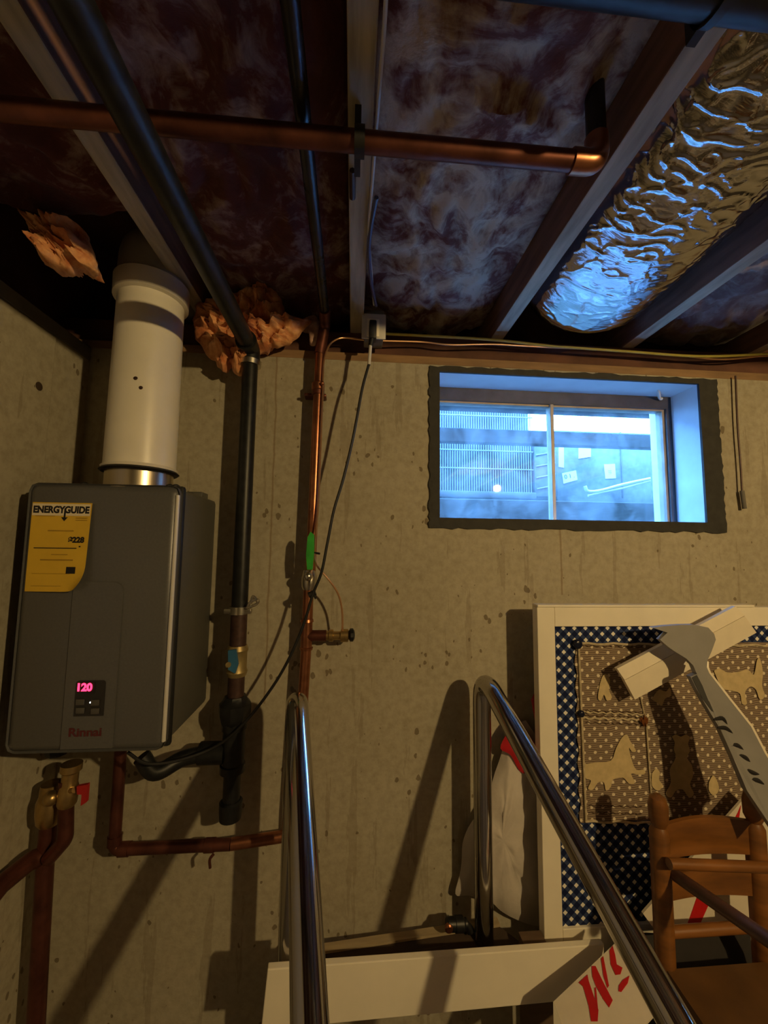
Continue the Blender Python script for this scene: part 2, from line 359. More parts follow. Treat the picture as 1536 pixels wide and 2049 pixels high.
struct(MB().box((XL-.19, -7, 2.045), (XL+.004, 1.2, 2.083), .003).build('trim_3', M['greywood'], smooth=False))

# ---------------------------------------------------------------- window
win = struct(bpy.data.objects.new('window_1', None)); COL.objects.link(win)
def ring(m, outer, inner, y0, y1):
    n = len(outer); A = [m.bm.verts.new((x, y0, z)) for x, z in outer]; B = [m.bm.verts.new((x, y0, z)) for x, z in inner]
    C_ = [m.bm.verts.new((x, y1, z)) for x, z in outer]; D = [m.bm.verts.new((x, y1, z)) for x, z in inner]
    for i in range(n):
        j = (i+1) % n
        m.bm.faces.new((A[i], A[j], B[j], B[i])); m.bm.faces.new((A[i], C_[i], C_[j], A[j])); m.bm.faces.new((B[i], B[j], D[j], D[i]))
def rectpts(l, r, b, t, n, jag=0, seed=1):
    out = []; rnd = random.Random(seed)
    c = [(l, b), (r, b), (r, t), (l, t)]
    for k in range(4):
        (x0, z0), (x1, z1) = c[k], c[(k+1) % 4]
        for i in range(n):
            q = i/n; jx, jz = (rnd.uniform(-jag, jag), rnd.uniform(-jag, jag)) if i else (0, 0)
            out.append((x0+(x1-x0)*q+jx, z0+(z1-z0)*q+jz))
    return out
m = MB(); o0 = PY(858, 1062, YW); o1 = PY(1430, 752, YW)
ring(m, rectpts(o0.x, o1.x, wb0-.032, wt0+.019, 40, .0035, 3), rectpts(wl0, wr0, wb0, wt0, 40), YW-.006, YW+.002)
m.build('frame', M['buck'], win, smooth=False)
YG = 1.335
for a, b in (((wl0-.03, YW+.002, wt0), (wr0+.03, 1.42, wt0+.014)), ((wl0-.03, YW+.002, wb0-.03), (wr0+.03, 1.42, wb0)), ((wl0-.03, YW+.002, wb0), (wl0, 1.42, wt0)), ((wr0, YW+.002, wb0), (wr0+.03, 1.42, wt0))):
    MB().box(a, b, .001).build('reveal_panel', M['reveal'], win, smooth=False)
gt, gr, gm = PY(1100, 812, YG), PY(1326, 900, YG), PY(1101, 920, YG)
m = MB(); ring(m, rectpts(wl0-.005, wr0+.002, wb0-.02, wt0+.004, 1), rectpts(wl0+.0, gr.x+.002, wb0-.004, gt.z-.002, 1), YG-.022, YG+.03); m.build('sash_frame', M['sash'], win, smooth=False)
m = MB(); ring(m, rectpts(wl0-.004, gr.x+.003, wb0-.008, gt.z+.002, 1), rectpts(wl0+.004, gr.x-.007, wb0-.0, gt.z-.008, 1), YG-.012, YG+.02); m.build('glazing_bead', M['mullion'], win, smooth=False)
MB().box((gm.x-.0065, YG-.02, wb0), (gm.x+.0065, YG+.012, gt.z), .002).build('mullion', M['mullion'], win, smooth=False)
MB().box((wl0, YG-.002, wb0-.002), (gm.x, YG+.002, gt.z)).build('pane', M['glass'], win, smooth=False)
MB().box((gm.x, YG-.002, wb0-.002), (gr.x, YG+.002, gt.z)).build('pane', M['glass'], win, smooth=False)
c0 = PY(1308, 762, 1.21); c1 = PY(1319, 796, 1.30)
tag(MB().tube(spline([c0, (c0+c1)/2+Vector((.004, 0, .004)), c1, c1+Vector((.012, .004, -.002))]), .005, 8).build('window_latch', M['whitewire']), 'small pale latch hook hanging at the top right of the window recess', 'latch')
o_ = bpy.data.objects['window_latch']; o_.parent = win; del o_['category']

# ---------------------------------------------------------------- outdoors
struct(MB().box((-3, 1.42, 1.2), (5, 1.78, 1.56)).build('ground', M['grass'], smooth=False))
kz = PY(1200, 1004, 1.80).z
struct(MB().box((-3, 1.80, 1.2), (5, 6, kz), .004).build('trim_4', M['outconc'], smooth=False))
ac = thing('air_conditioner', 'outdoor air conditioner with a vertical wire grille seen through the left pane', 'air conditioner')
YA = 2.0
al, ar, ab, at_ = PY(840, 900, YA).x, PY(1066, 900, YA).x, PY(980, 992, YA).z, PY(980, 800, YA).z
MB().box((al-.3, YA+.02, ab), (ar, YA+.55, at_), .03).build('coil', M['acdark'], ac)
m = MB(); x = al-.25
while x < ar-.004:
    m.box((x-.0016, YA-.002, ab+.02), (x+.0016, YA+.002, at_)); x += .0128
g = m.build('grille_wires', M['acwire'], ac, smooth=False); g['kind'] = 'stuff'
for yy in (833, 902, 938): 
    zz = PY(980, yy, YA).z; MB().box((al-.25, YA-.004, zz-.0025), (ar, YA+.003, zz+.0025)).build('grille_hoop', M['acwire'], ac, smooth=False)
MB().box((al-.3, YA-.01, ab-.012), (ar+.01, YA+.55, ab+.022), .005).build('base_pan', M['acbody'], ac)
sd0, sd1 = PY(1072, 990, YA).x, PY(1112, 990, YA).x
sp = MB().box((ar+.005, YA-.01, ab), (sd1, YA+.5, PY(1090, 866, YA).z), .006).build('corner_post', M['outbox'], ac)
for k in range(6):
    zz = ab+.04+k*.06; p0 = Vector((sd0, YA-.013, zz)); p1 = Vector((sd1-.006, YA-.013, zz+.022))
    MB().tube([p0, p1], .003, 6).build('louvre', M['acwire'], ac)
tag(MB().box((-2.5, 1.62, PY(1100, 890, 1.62).z), (PY(1322, 880, 1.62).x+.3, 1.66, PY(1100, 862, 1.62).z), .004).build('garden_rail', M['outbeam'], smooth=False), 'horizontal dark rail crossing both window panes outside, below the white gap', 'rail')
tag(MB().box((-2.5, 1.62, PY(1100, 818, 1.62).z), (2.2, 1.7, PY(1100, 790, 1.62).z), .004).build('garden_rail', M['outbeam'], smooth=False), 'upper horizontal board outside along the top of the window panes', 'rail')
ub = thing('utility_box', 'pale utility box with white stickers seen through the right window pane', 'utility box')
YU = 2.1
a0, a1 = PY(1114, 1004, YU), PY(1322, 868, YU)
MB().box((a0.x, YU, a0.z), (a1.x+.3, YU+.3, a1.z), .006).build('housing', M['outbox'], ub)
MB().box((PY(1240, 900, YU).x, YU-.006, a0.z+.03), (PY(1243, 900, YU).x, YU, a1.z), .001).build('cover_seam', M['acbody'], ub)
def sticker(pts, yy=YU): return MB().prism([PY(px, py, yy-.004) for px, py in pts], (0, .003, 0)).build('sticker', M['outwhite'], ub, smooth=False)
sticker([(1117, 892), (1128, 893), (1128, 936), (1117, 934)]); sticker([(1157, 896), (1182, 897), (1182, 914), (1157, 918)])
s3 = sticker([(1124, 947), (1152, 941), (1155, 960), (1127, 968)]); sticker([(1208, 929), (1230, 928), (1232, 957), (1211, 958)])
text('print', '0 1 .', .034, M['ink'], frame3(PY(1139, 953, YU-.006), (1, 0, .19), (0, 0, 1)), s3)
for o_ in [c for c in ub.children if c.name.startswith('sticker')][3:]: text('print', ':::', .03, M['ink'], frame3(PY(1220, 943, YU-.006), (1, 0, 0), (0, 0, 1)), o_)
for pts, r in (([(1170, 973), (1176, 983), (1200, 982), (1245, 970), (1300, 958)], .0085), ([(1176, 992), (1200, 986), (1245, 977), (1300, 962)], .006)):
    tag(MB().tube(spline([PY(a, b, 1.96) for a, b in pts]), r, 12).build('wrapped_pipe', M['outpipe']), ('upper, thicker' if r > .008 else 'lower, thinner') + ' white wrapped pipe bending past the utility box outdoors', 'pipe')
tag(MB().tube([PY(1305, 1000, 1.92), PY(1302, 835, 1.92)], .006, 10).build('downpipe', M['outbox']), 'slim white upright pipe outdoors by the right edge of the window', 'pipe')

# ---------------------------------------------------------------- insulation between the joists
def batt(x0, x1, y0, y1, z, sag, amp, matl, label, seed, nx=46, ny=150):
    bm = bmesh.new(); V = []
    for j in range(ny+1):
        row = []
        for i in range(nx+1):
            u, v = i/nx, j/ny; x = x0+(x1-x0)*u; y = y0+(y1-y0)*v
            edge = min(1, 5*min(u, 1-u)); p = Vector((x*7+seed, y*6, 0))
            q = p + mnoise.noise_vector(p*.6)*1.1
            rg = 1-abs(mnoise.noise(q*1.2)); fr = mnoise.fractal(q*2.2, 1, 2.1, 5)
            row.append(bm.verts.new((x, y, z - sag*math.sin(math.pi*u)*(.7+.5*mnoise.noise(Vector((seed, y*4, 0)))) + amp*edge*(.7*(rg-.7)*-1.2 + .5*fr))))
        V.append(row)
    for j in range(ny):
        for i in range(nx): bm.faces.new((V[j][i], V[j][i+1], V[j+1][i+1], V[j+1][i]))
    # top skin so that the batt has thickness
    T = [bm.verts.new(c) for c in ((x0, y0, 2.42), (x1, y0, 2.42), (x1, y1, 2.42), (x0, y1, 2.42))]
    bm.faces.new(T)
    m = MB(); m.bm.free(); m.bm = bm; 
    b1 = [r[0] for r in V]; b2 = [r[-1] for r in V]
    bm.faces.new([T[0]]+b1+[T[3]]); bm.faces.new([T[1]]+b2+[T[2]]); bm.faces.new([T[0]]+V[0]+[T[1]]); bm.faces.new([T[3]]+V[-1]+[T[2]])
    return tag(m.build('insulation_batt', matl, angle=80), label, 'insulation', 'batts between the ceiling joists')
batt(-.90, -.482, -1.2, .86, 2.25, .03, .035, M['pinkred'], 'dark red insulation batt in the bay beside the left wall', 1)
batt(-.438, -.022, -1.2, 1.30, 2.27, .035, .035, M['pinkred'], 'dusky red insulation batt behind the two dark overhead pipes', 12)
batt(.022, .440, -1.2, 1.30, 2.285, .045, .045, M['palepink'], 'pale wrinkled insulation batt above the copper cross pipe end', 25)
batt(.484, .903, -1.2, 1.36, 2.422, .003, .005, M['greyfib'], 'thin grey insulation batt above the foil duct', 31, 20, 60)
batt(.947, 1.363, -1.2, 1.30, 2.27, .03, .04, M['greyfib'], 'grey insulation batt in the bay right of the foil duct', 47)
OUT = lambda l, Y: [PY(a, b, Y) for a, b in l]
t = puff('insulation_tuft', OUT([(386, 640), (398, 612), (440, 604), (480, 585), (530, 565), (552, 570), (565, 610), (580, 645), (622, 642), (596, 672), (575, 690), (540, 698), (512, 712), (505, 735), (488, 752), (474, 752), (462, 730), (445, 745), (430, 722), (408, 705), (392, 672)], 1.14), .10, M['orange'], bump=.05, jag=.009, seed=4, nscale=38, sub=10, rings=18)
tag(t, 'ragged orange insulation tuft hanging behind the black gas pipe elbow', 'insulation')
t = puff('insulation_tuft', OUT([(592, 650), (608, 637), (630, 633), (641, 650), (640, 676), (630, 694), (620, 690), (622, 666), (610, 652), (602, 660)], 1.175), .035, M['paletuft'], bump=.012, jag=.005, seed=9, nscale=30)
tag(t, 'small pale curl of insulation above the copper riser', 'insulation')
t = puff('insulation_tuft', OUT([(60, 440), (110, 455), (150, 450), (182, 490), (192, 545), (172, 535), (150, 540), (118, 545), (88, 530), (78, 500), (70, 475)], .86), .09, M['orange'], bump=.045, jag=.012, seed=17, nscale=36, sub=12, rings=18)
tag(t, 'orange insulation tuft drooping from the bay above the left wall', 'insulation')

# ---------------------------------------------------------------- foil duct
def duct():
    bm = bmesh.new(); nu, nv = 240, 560; x0, z0, r0 = .690, 2.27, .168; rows = []
    y1, y0 = 1.165, -.35
    for j in range(nv+1):
        v = j/nv; y = y1 + (y0-y1)*v; d = y1-y
        rr = r0*(1-.0) if d > .10 else r0*math.sqrt(max(.02, 1-((.10-d)/.10)**2*.9))
        zc = z0 + .012*(1-min(1, d/.25))**2 + .048*min(1, max(0, d-.1)/.65); zs = .755 - .11*min(1, d/.75)
        row = []
        for i in range(nu):
            a = 2*math.pi*i/nu
            ca, sa = math.cos(a), math.sin(a)
            q = Vector((ca*1.7, sa*1.7, y*30)); q += mnoise.noise_vector(Vector((ca*2.5, sa*2.5, y*9)))*.8
            cr = 1-abs(mnoise.noise(q)); q2 = Vector((ca*4.2+5, sa*4.2, y*22)); q2 += mnoise.noise_vector(q2*.6)*.7
            cr2 = 1-abs(mnoise.noise(q2))
            h = .0036*cr**15 + .0028*cr2**17 + .0012*mnoise.noise(Vector((ca*1.5, sa*1.5, y*5)))
            k = min(1, d/.05)
            # flatter crinkles near the end, harder ones further along
            h *= (.3 + .75*min(1, max(0, (d-.2)/.3)))*k
            row.append(bm.verts.new((x0+math.cos(a)*(rr+h)*1.12, y, zc+math.sin(a)*(rr*zs+h))))
        rows.append(row)
    for A, B in zip(rows, rows[1:]):
        for i in range(nu): bm.faces.new((A[i], A[(i+1)%nu], B[(i+1)%nu], B[i]))
    bm.faces.new(rows[0]); bm.faces.new(rows[-1])
    m = MB(); m.bm.free(); m.bm = bm; return m
dt = thing('foil_duct', 'crinkled silver foil duct reflecting the window between two joists', 'duct')
duct().build('foil_sleeve', M['foil'], dt, angle=60)
t = puff('foil_end', OUT([(1098, 560), (1120, 545), (1150, 570), (1160, 600), (1150, 622), (1120, 612), (1100, 590)], 1.13), .06, M['foil'], dt, bump=.025, jag=.012, seed=3, nscale=26)

# ---------------------------------------------------------------- overhead pipes
DK = M['darkpipe']
q = PZ(1300, 44, 2.135); q.y -= .030
ob = thing('overhead_pipe', 'thick black overhead pipe at the top right corner', 'pipe')
MB().tube([(-.78, q.y, 2.155), (3.0, q.y, 2.155)], .034, 28).build('pipe_run', M['iron'], ob)
st = PZ(1438, 62, 2.09)
MB().tube([(st.x, q.y, 2.155), (st.x+.012, q.y, 2.155)], .0385, 24).build('strap', M['blackr'], ob)
MB().box((st.x, q.y-.045, 2.13), (st.x+.012, q.y+.045, 2.192)).build('strap_ear', M['blackr'], ob)
cp = thing('copper_pipe', 'tarnished copper pipe crossing under the joists to an elbow', 'pipe')
q1, q2 = PZ(20, 222, 2.135), PZ(1196, 325, 2.135)
yc = (q1.y+q2.y)/2
MB().tube([(q2.x, yc, 2.165), (q2.x, yc, 2.42)], .0155, 20).build('riser', M['blackr'], cp)  # copper riser coloured black, painting the shade along the joist side
MB().tube([(-.78, yc, 2.135), (q2.x-.03, yc, 2.135)], .0155, 20).build('pipe_run', M['dkcopper'], cp)
MB().tube(fillet([(q2.x-.045, yc, 2.135), (q2.x, yc, 2.135), (q2.x, yc, 2.18)], .03), .0185, 20).build('elbow', M['copper'], cp)
jx = -.005
MB().tube([(jx-.004, yc, 2.135), (jx+.012, yc, 2.135)], .021, 20).build('hanger', M['blackr'], cp)
MB().box((jx-.004, yc-.008, 2.12), (jx+.006, yc+.045, 2.192)).build('hanger_strap', M['blackr'], cp)
MB().tube([(q.x*0+PZ(705, 395, 2.185).x, PZ(705, 395, 2.185).y, 2.184), (PZ(705, 340, 2.185).x, PZ(705, 340, 2.185).y, 2.184)], .006, 8).build('hanger_nail_strip', M['ironred'], cp)

# ---------------------------------------------------------------- gas line
gas = thing('gas_pipe', 'black iron gas pipe from the ceiling elbow down past the heater', 'pipe')
GX, GY = -.303, 1.12
gz = lambda py: PY(480, py, GY).z
ZO = 2.064
MB().tube([(GX, GY-.04, ZO), (GX, -1.5, ZO)], .0225, 22).build('overhead_run', M['iron'], gas)
MB().tube(fillet([(GX, GY-.05, ZO), (GX, GY, ZO), (GX, GY, gz(722))], .03), .0265, 20).build('elbow', M['iron'], gas)
MB().tube([(GX, GY-.056, ZO), (GX, GY-.046, ZO)], .029, 20).build('elbow_collar', M['iron'], gas)
MB().lathe((GX, GY, gz(732)), (0, 0, 1), [(0, .030), (.014, .031), (.016, .027)]).build('elbow_collar', M['nickel'], gas)
MB().tube([(GX, GY, gz(728)), (GX, GY, gz(1222))], .0215, 22).build('riser', M['iron'], gas)
MB().tube([(GX, GY, gz(1222)), (GX, GY, gz(1300))], .0215, 22).build('nipple', M['ironred'], gas)
MB().lathe((GX, GY, gz(1352)), (0, 0, 1), [(0, .024), (.012, .028), (.02, .025), (.06, .025), (.068, .028), (.08, .024)]).build('gas_valve', M['brassyl'], gas)
vh = MB().prism([PY(a, b, GY-.035) for a, b in ((456, 1302), (472, 1300), (476, 1330), (470, 1348), (456, 1340))], (0, .008, 0)).build('valve_handle', M['bluev'], gas); vh['label'] = 'blue valve handle'
MB().lathe(Vector((GX-.012, GY-.038, gz(1322))), (0, 1, 0), [(0, .007), (.02, .007)], 12).build('handle_bolt', M['brassyl'], gas)
MB().tube([(GX, GY, gz(1352)), (GX, GY, gz(1400))], .0215, 20).build('nipple', M['ironred'], gas)
MB().lathe((GX, GY, gz(1448)), (0, 0, 1), [(0, .03), (.008, .036), (.03, .042), (.052, .042), (.06, .034), (.072, .028)], 8).build('union', M['iron'], gas)
MB().lathe((GX, GY, gz(1542)), (0, 0, 1), [(0, .032), (.018, .032), (.02, .028), (.105, .028), (.107, .032), (.125, .032)]).build('tee', M['iron'], gas)
MB().tube([(GX, GY, gz(1444)), (GX, GY, gz(1475))], .023, 20).build('nipple', M['iron'], gas)
MB().tube([(GX, GY, gz(1540)), (GX, GY, gz(1612))], .0215, 20).build('drip_leg', M['iron'], gas)
MB().lathe((GX, GY, gz(1640)), (0, 0, 1), [(0, .02), (.004, .027), (.03, .029), (.046, .029), (.05, .024)]).build('cap', M['iron'], gas)
zb = gz(1505)
MB().tube([(GX-.02, GY, zb), (GX-.085, GY, zb)], .0275, 20).build('branch_nipple', M['iron'], gas)
MB().tube(spline([(GX-.07, GY, zb), (GX-.12, 1.10, zb-.002), (-.47, 1.06, zb-.012), (-.50, 1.05, zb+.03)], 8), .0195, 18).build('branch_pipe', M['iron'], gas)
cz = gz(1222)
cl = MB().tube([(GX, GY, cz-.008), (GX, GY, cz+.012)], .027, 20).build('ground_clamp', M['nickel'], gas)
MB().box((GX-.036, GY-.02, cz-.006), (GX+.036, GY-.006, cz+.008), .003).build('clamp_jaw', M['nickel'], cl)
p = Vector((GX+.028, GY-.03, cz+.012)); 
m = MB()
for s in (-1, 1): m.tube(spline([p, p+Vector((.008, 0, .012+s*.003)), p+Vector((.02+.006*s, 0, .026-s*.004)), p+Vector((.026, 0, .012)), p], 6), .0035, 8)
m.build('wing_screw', M['nickel'], cl)

# ---------------------------------------------------------------- copper water riser
cw = thing('water_pipe', 'bright copper water pipe with green handled valve, running to the heater', 'pipe')
WX, WY = -.118, 1.15
wz = lambda py: PY(620, py, WY).z
ZP = 2.170
oh = MB().tube([(-.092, WY-.06, ZP), (-.082, -1.5, ZP)], .0128, 20).build('overhead_run', DK, cw); oh['label'] = 'dark overhead run of the pipe'
MB().tube(fillet([(-.092, WY-.08, ZP), (-.095, WY, ZP), (WX+.008, WY, wz(708))], .03), .0165, 18).build('elbow', M['dkcopper'], cw)
MB().tube([(WX+.010, WY, wz(702)), (WX, WY, wz(1150))], .0145, 20).build('riser', M['copper'], cw)
MB().lathe((WX+.007, WY, wz(782)), (0, 0, 1), [(0, .016), (.003, .019), (.022, .019), (.026, .016)]).build('coupling', M['copper'], cw)
MB().box((WX-.035, WY+.012, wz(789)), (WX+.03, WY+.048, wz(783)), .002).build('pipe_strap', M['dkcopper'], cw)
MB().tube([(WX+.007, WY, wz(790)), (WX+.007, WY, wz(782))], .0185, 18).build('pipe_strap', M['dkcopper'], cw)
MB().ball((WX+.021, WY-.022, wz(772)), .006).build('strap_screw', M['copper'], cw)
MB().lathe((WX-.003, WY, wz(1180)), (0, 0, 1), [(0, .017), (.008, .021), (.02, .022), (.034, .022), (.046, .019), (.055, .017)]).build('ball_valve', M['nickel'], cw)
MB().ball((WX-.004, WY-.026, wz(1152)), .013).build('valve_stem', M['nickel'], cw)
hp = [(614, 1140), (612, 1110), (615, 1075), (621, 1064), (628, 1070), (628, 1100), (625, 1140)]
h = MB().prism([PY(a, b, WY-.052) for a, b in hp], (0, .01, 0)).build('valve_handle', M['green'], cw); h['label'] = 'green valve handle'
MB().tube([(WX-.004, WY, wz(1178)), (WX-.005, WY, wz(1245))], .0145, 18).build('riser', M['copper'], cw)
MB().lathe((WX-.006, WY, wz(1300)), (0, 0, 1), [(0, .0175), (.006, .019), (.008, .016), (.075, .016), (.077, .019), (.084, .0175)]).build('tee', M['copper'], cw)
zt = wz(1272); xt = WX-.006
MB().tube([(xt, WY, zt), (xt+.055, WY, zt)], .0155, 18).build('drain_stub', M['dkcopper'], cw)
d = MB().lathe((xt+.05, WY, zt), (1, 0, 0), [(0, .013), (.012, .013), (.013, .017), (.024, .017), (.026, .012), (.045, .012), (.046, .018), (.066, .018), (.068, .012), (.078, .012)], 16).build('drain_valve', M['brass'], cw)
MB().lathe((xt+.116, WY-.004, zt+.002), (1, .1, 0), [(0, .007), (.006, .018), (.014, .018), (.018, .012)], 10).build('drain_cap', M['iron'], d)
FY = 1.125; zc_ = PY(400, 1692, FY).z; hx = PY(232, 1640, FY).x; zh = 1.055
MB().tube(fillet([(WX-.006, WY, wz(1298)), (WX-.02, WY, zc_+.06), (WX-.02, WY, zc_), (-.30, FY, zc_)], [.2, .02]), .0145, 18).build('lower_riser', M['copper'], cw)
MB().tube(fillet([(-.30, FY, zc_), (hx, FY, zc_), (hx, FY, zh+.0)], .018), .0145, 18).build('heater_feed', M['dkcopper'], cw)
for px in (250, 420): x_ = PY(px, 1692, FY).x; MB().tube([(x_-.012, FY, zc_), (x_+.012, FY, zc_)], .0168, 16).build('solder_sleeve', M['dkcopper'], cw)
MB().tube([(hx, FY, zc_+.012), (hx, FY, zc_+.034)], .0168, 16).build('solder_sleeve', M['dkcopper'], cw)
MB().lathe((hx, FY, zh-.06), (0, 0, 1), [(0, .018), (.01, .02), (.03, .02), (.032, .026), (.055, .026), (.06, .02)], 8).build('inlet_union', M['brass'], cw)
q = PY(425, 1715, 1.12); MB().tube(spline([(q.x+.004, 1.115, zc_-.015), (q.x-.004, 1.112, q.z), (q.x-.002, 1.112, q.z-.02)]), .0035, 8).build('solder_drip', M['dkcopper'], cw)

# ---------------------------------------------------------------- hot side under the heater
hw = thing('hot_water_pipe', 'dark copper pipe with red valve handle below the left of the heater', 'pipe')
HY = 1.08
P8 = lambda a, b, Y=HY: PY(a, b, Y)
p0 = P8(102, 1595); p1 = P8(72, 2080)
zf = zh+.005
MB().lathe(Vector((p0.x+.006, HY, zf-.075)), (0, 0, 1), [(0, .022), (.012, .026), (.03, .026), (.034, .032), (.06, .032), (.066, .024), (.08, .024)], 8).build('outlet_union', M['iron'], hw)
MB().lathe(Vector((p0.x, HY, P8(102, 1650).z)), (0, 0, 1), [(0, .019), (.01, .026), (.03, .029), (.055, .029), (.07, .024), (.095, .022)]).build('valve_body', M['brass'], hw)
MB().ball(P8(103, 1597, HY-.035), .0165).build('valve_plug', M['brass'], hw)
MB().tube(fillet([P8(98, 1640), P8(90, 1730), P8(70, 2080)], .02), .0185, 18).build('riser', M['dkcopper'], hw)
pr_ = [P8(133, 1560, 1.05), P8(131, 1680, 1.05), P8(98, 1718, 1.06)]
MB().tube(fillet(pr_, .03), .016, 18).build('bypass_tube', M['dkcopper'], hw)
MB().lathe(P8(133, 1612, 1.05), (.05, 0, 1), [(0, .017), (.006, .02), (.03, .021), (.045, .019), (.05, .017), (.075, .017), (.08, .022), (.095, .022)]).build('service_valve', M['brass'], hw)
r1 = MB().prism([PY(a, b, 1.02) for a, b in ((153, 1574), (175, 1570), (172, 1606), (161, 1613), (163, 1590), (154, 1590))], (0, .009, 0)).build('valve_handle', M['redv'], hw); r1['label'] = 'red valve handle'
MB().tube([PY(150, 1580, 1.03), PY(133, 1582, 1.05)], .007, 10).build('handle_stem', M['brass'], hw)
b0 = P8(88, 1712); bl = PX(0, 1772, XL+.04)
MB().tube(fillet([b0, P8(62, 1722, 1.06), bl, bl+Vector((0, -.5, -.12))], .03), .0205, 18).build('branch_run', M['dkcopper'], hw)

# ---------------------------------------------------------------- water heater
wh = thing('water_heater', 'grey wall hung tankless water heater in the corner', 'water heater')
hL, hR, hB, hT, YF = -.722, -.398, 1.055, 1.636, .93
MB().box((hL+.004, YF+.03, hB+.006), (hR-.004, 1.197, hT-.004), .012).build('casing', M['heaterside'], wh)
MB().box((hL-.004, YF+.018, hB), (hR+.004, YF+.036, hT+.002), .008).build('gasket_rim', M['heaterdk'], wh)
t = bmesh.new(); m = MB(); m.box((hL, YF, hB+.002), (hR, YF+.022, hT), .018)
m.build('front_cover', M['heater'], wh, angle=50)
e0, e1 = PY(361, 990, YF+.008), PY(327, 1500, YF+.008)
MB().tube([(hR-.0035, YF+.0045, hT-.022), (hR-.0035, YF+.0045, hB+.02)], .0045, 12).build('edge_trim', M['trim'], wh)  # bright highlight along the right edge painted as a pale strip
# raised centre panel with rounded top corners
def rrect(l, r, b, t_, y, rad, n=5, bottom=False):
    pts = [(l, y, b), (r, y, b)]
    for k in range(n+1): a = math.pi/2*k/n; pts.append((r-rad+rad*math.cos(a), y, t_-rad+rad*math.sin(a)))
    for k in range(n+1): a = math.pi/2+math.pi/2*k/n; pts.append((l+rad+rad*math.cos(a), y, t_-rad+rad*math.sin(a)))
    return pts
cl_, cr_ = PY(136, 1330, YF).x, PY(238, 1330, YF).x; ct_ = PY(190, 1164, YF).z
MB().prism(rrect(cl_, cr_, hB+.012, ct_, YF-.0035, .022), (0, .006, 0)).build('centre_panel', M['heater'], wh, smooth=False)
a, b = PY(148, 1433, YF-.004), PY(212, 1361, YF-.004)
pn = MB().prism(rrect(a.x, b.x, a.z, b.z, YF-.0055, .006), (0, .004, 0)).build('control_panel', M['panel'], wh, smooth=False)
d_ = PY(168, 1376, YF-.0055)
MB().box((a.x+.006, YF-.0065, d_.z-.011), (b.x-.02, YF-.005, d_.z+.011)).build('display', M['heaterdk'], pn, smooth=False)
dd = PY(168, 1376, YF-.007)
text('display_digits', '120', .022, emit('red_led', (1, .02, .07), 5.0), frame3(dd, (1, 0, 0), (0, 0, 1)), pn, .0003, .0009)
for px, py in ((160, 1405), (190, 1406), (160, 1422), (190, 1423)):
    c = PY(px, py, YF-.007); MB().box((c.x-.0085, YF-.0085, c.z-.006), (c.x+.0085, YF-.005, c.z+.006), .0012).build('button', M['button'], pn)
c = PY(180, 1406, YF-.007); MB().ball((c.x, YF-.006, c.z), .0016, 8).build('indicator_lamp', emit('white_led', (1, 1, .95), 4), pn)
text('badge', 'Rinnai', .024, M['badge'], frame3(PY(170, 1466, YF-.0042), (1, 0, 0), (0, 0, 1)), wh, .0003, .0006, 1.15)
VX, VY, VR = PY(281, 940, 1.03).x, 1.03, .079
MB().lathe((VX, VY, hT-.006), (0, 0, 1), [(0, VR+.012), (.006, VR+.012), (.008, VR-.004), (.058, VR-.004)], 40).build('flue_collar', M['alu'], wh)
for px, py in ((340, 970), (352, 972), (170, 965)): c = PY(px, py, 1.0); MB().lathe((c.x, 1.0, hT-.004), (0, 0, 1), [(0, .006), (.006, .009), (.014, .009), (.017, .004)], 8).build('flange_bolt', M['heaterdk'], wh)
MB().box((hR-.075, 1.15, hT-.004), (hR-.03, 1.197, hT+.016), .003).build('mount_bracket', M['heaterside'], wh)
vp = thing('vent_pipe', 'fat white vent pipe rising from the heater to the ceiling', 'vent pipe')
zt0, zt1 = hT+.046, PY(315, 602, VY).z
MB().lathe((VX, VY, zt0), (0, 0, 1), [(0, VR+.002), (.008, VR+.006), (.012, VR+.001), (zt1-zt0, VR-.002)], 40).build('pipe', M['pvc'], vp)
MB().lathe((VX, VY, zt0-.005), (0, 0, 1), [(0, VR+.004), (.004, VR+.009), (.009, VR+.004)], 40).build('seal_ring', M['blackr'], vp)
MB().lathe((VX, VY, zt1-.012), (0, 0, 1), [(0, VR+.001), (.003, VR+.008), (.05, VR+.009), (.054, VR+.002)], 40).build('hub', M['pvc'], vp)
MB().tube(fillet([(VX, VY, zt1+.03), (VX, VY, 2.27), (VX, 1.34, 2.32)], .10, 10), VR+.001, 36).build('elbow', M['pvcgrey'], vp)  # grey of the elbow is shade painted into the white pipe
for px, py in ((270, 756), (279, 774)): c = PY(px, py, VY-VR-.001); MB().ball((c.x, VY-math.sqrt(max(0, VR**2-(c.x-VX)**2))-.0005, c.z), .0045, 8, (1.2, .3, 1)).build('stain_blob', M['ironred'], vp)
# energy notice taped to the heater
en = thing('energy_notice', 'yellow paper energy notice taped on the front of the grey heater', 'notice')
nL, nR = PY(60, 1100, YF).x, PY(180, 1100, YF).x; nT, nB = PY(120, 1006, YF).z, PY(100, 1183, YF).z
W_, H_ = nR-nL, nT-nB
def sheet(u, v):                                    # v = 0 at top; lower right corner curls out
    k = max(0, u*.8 + v*.95 - 1.46)
    return Vector((nL+W_*u - .9*W_*k*k, YF-.0045 - .010*v*u - .16*k*k, nT-H_*v + .5*H_*k*k))
bm = bmesh.new(); G = [[bm.verts.new(sheet(i/20, j/26)) for i in range(21)] for j in range(27)]
B2 = [[bm.verts.new(sheet(i/20, j/26)+Vector((0, .0006, 0))) for i in range(21)] for j in range(27)]
for j in range(26):
    for i in range(20):
        bm.faces.new((G[j][i], G[j][i+1], G[j+1][i+1], G[j+1][i])); bm.faces.new((B2[j][i], B2[j+1][i], B2[j+1][i+1], B2[j][i+1]))
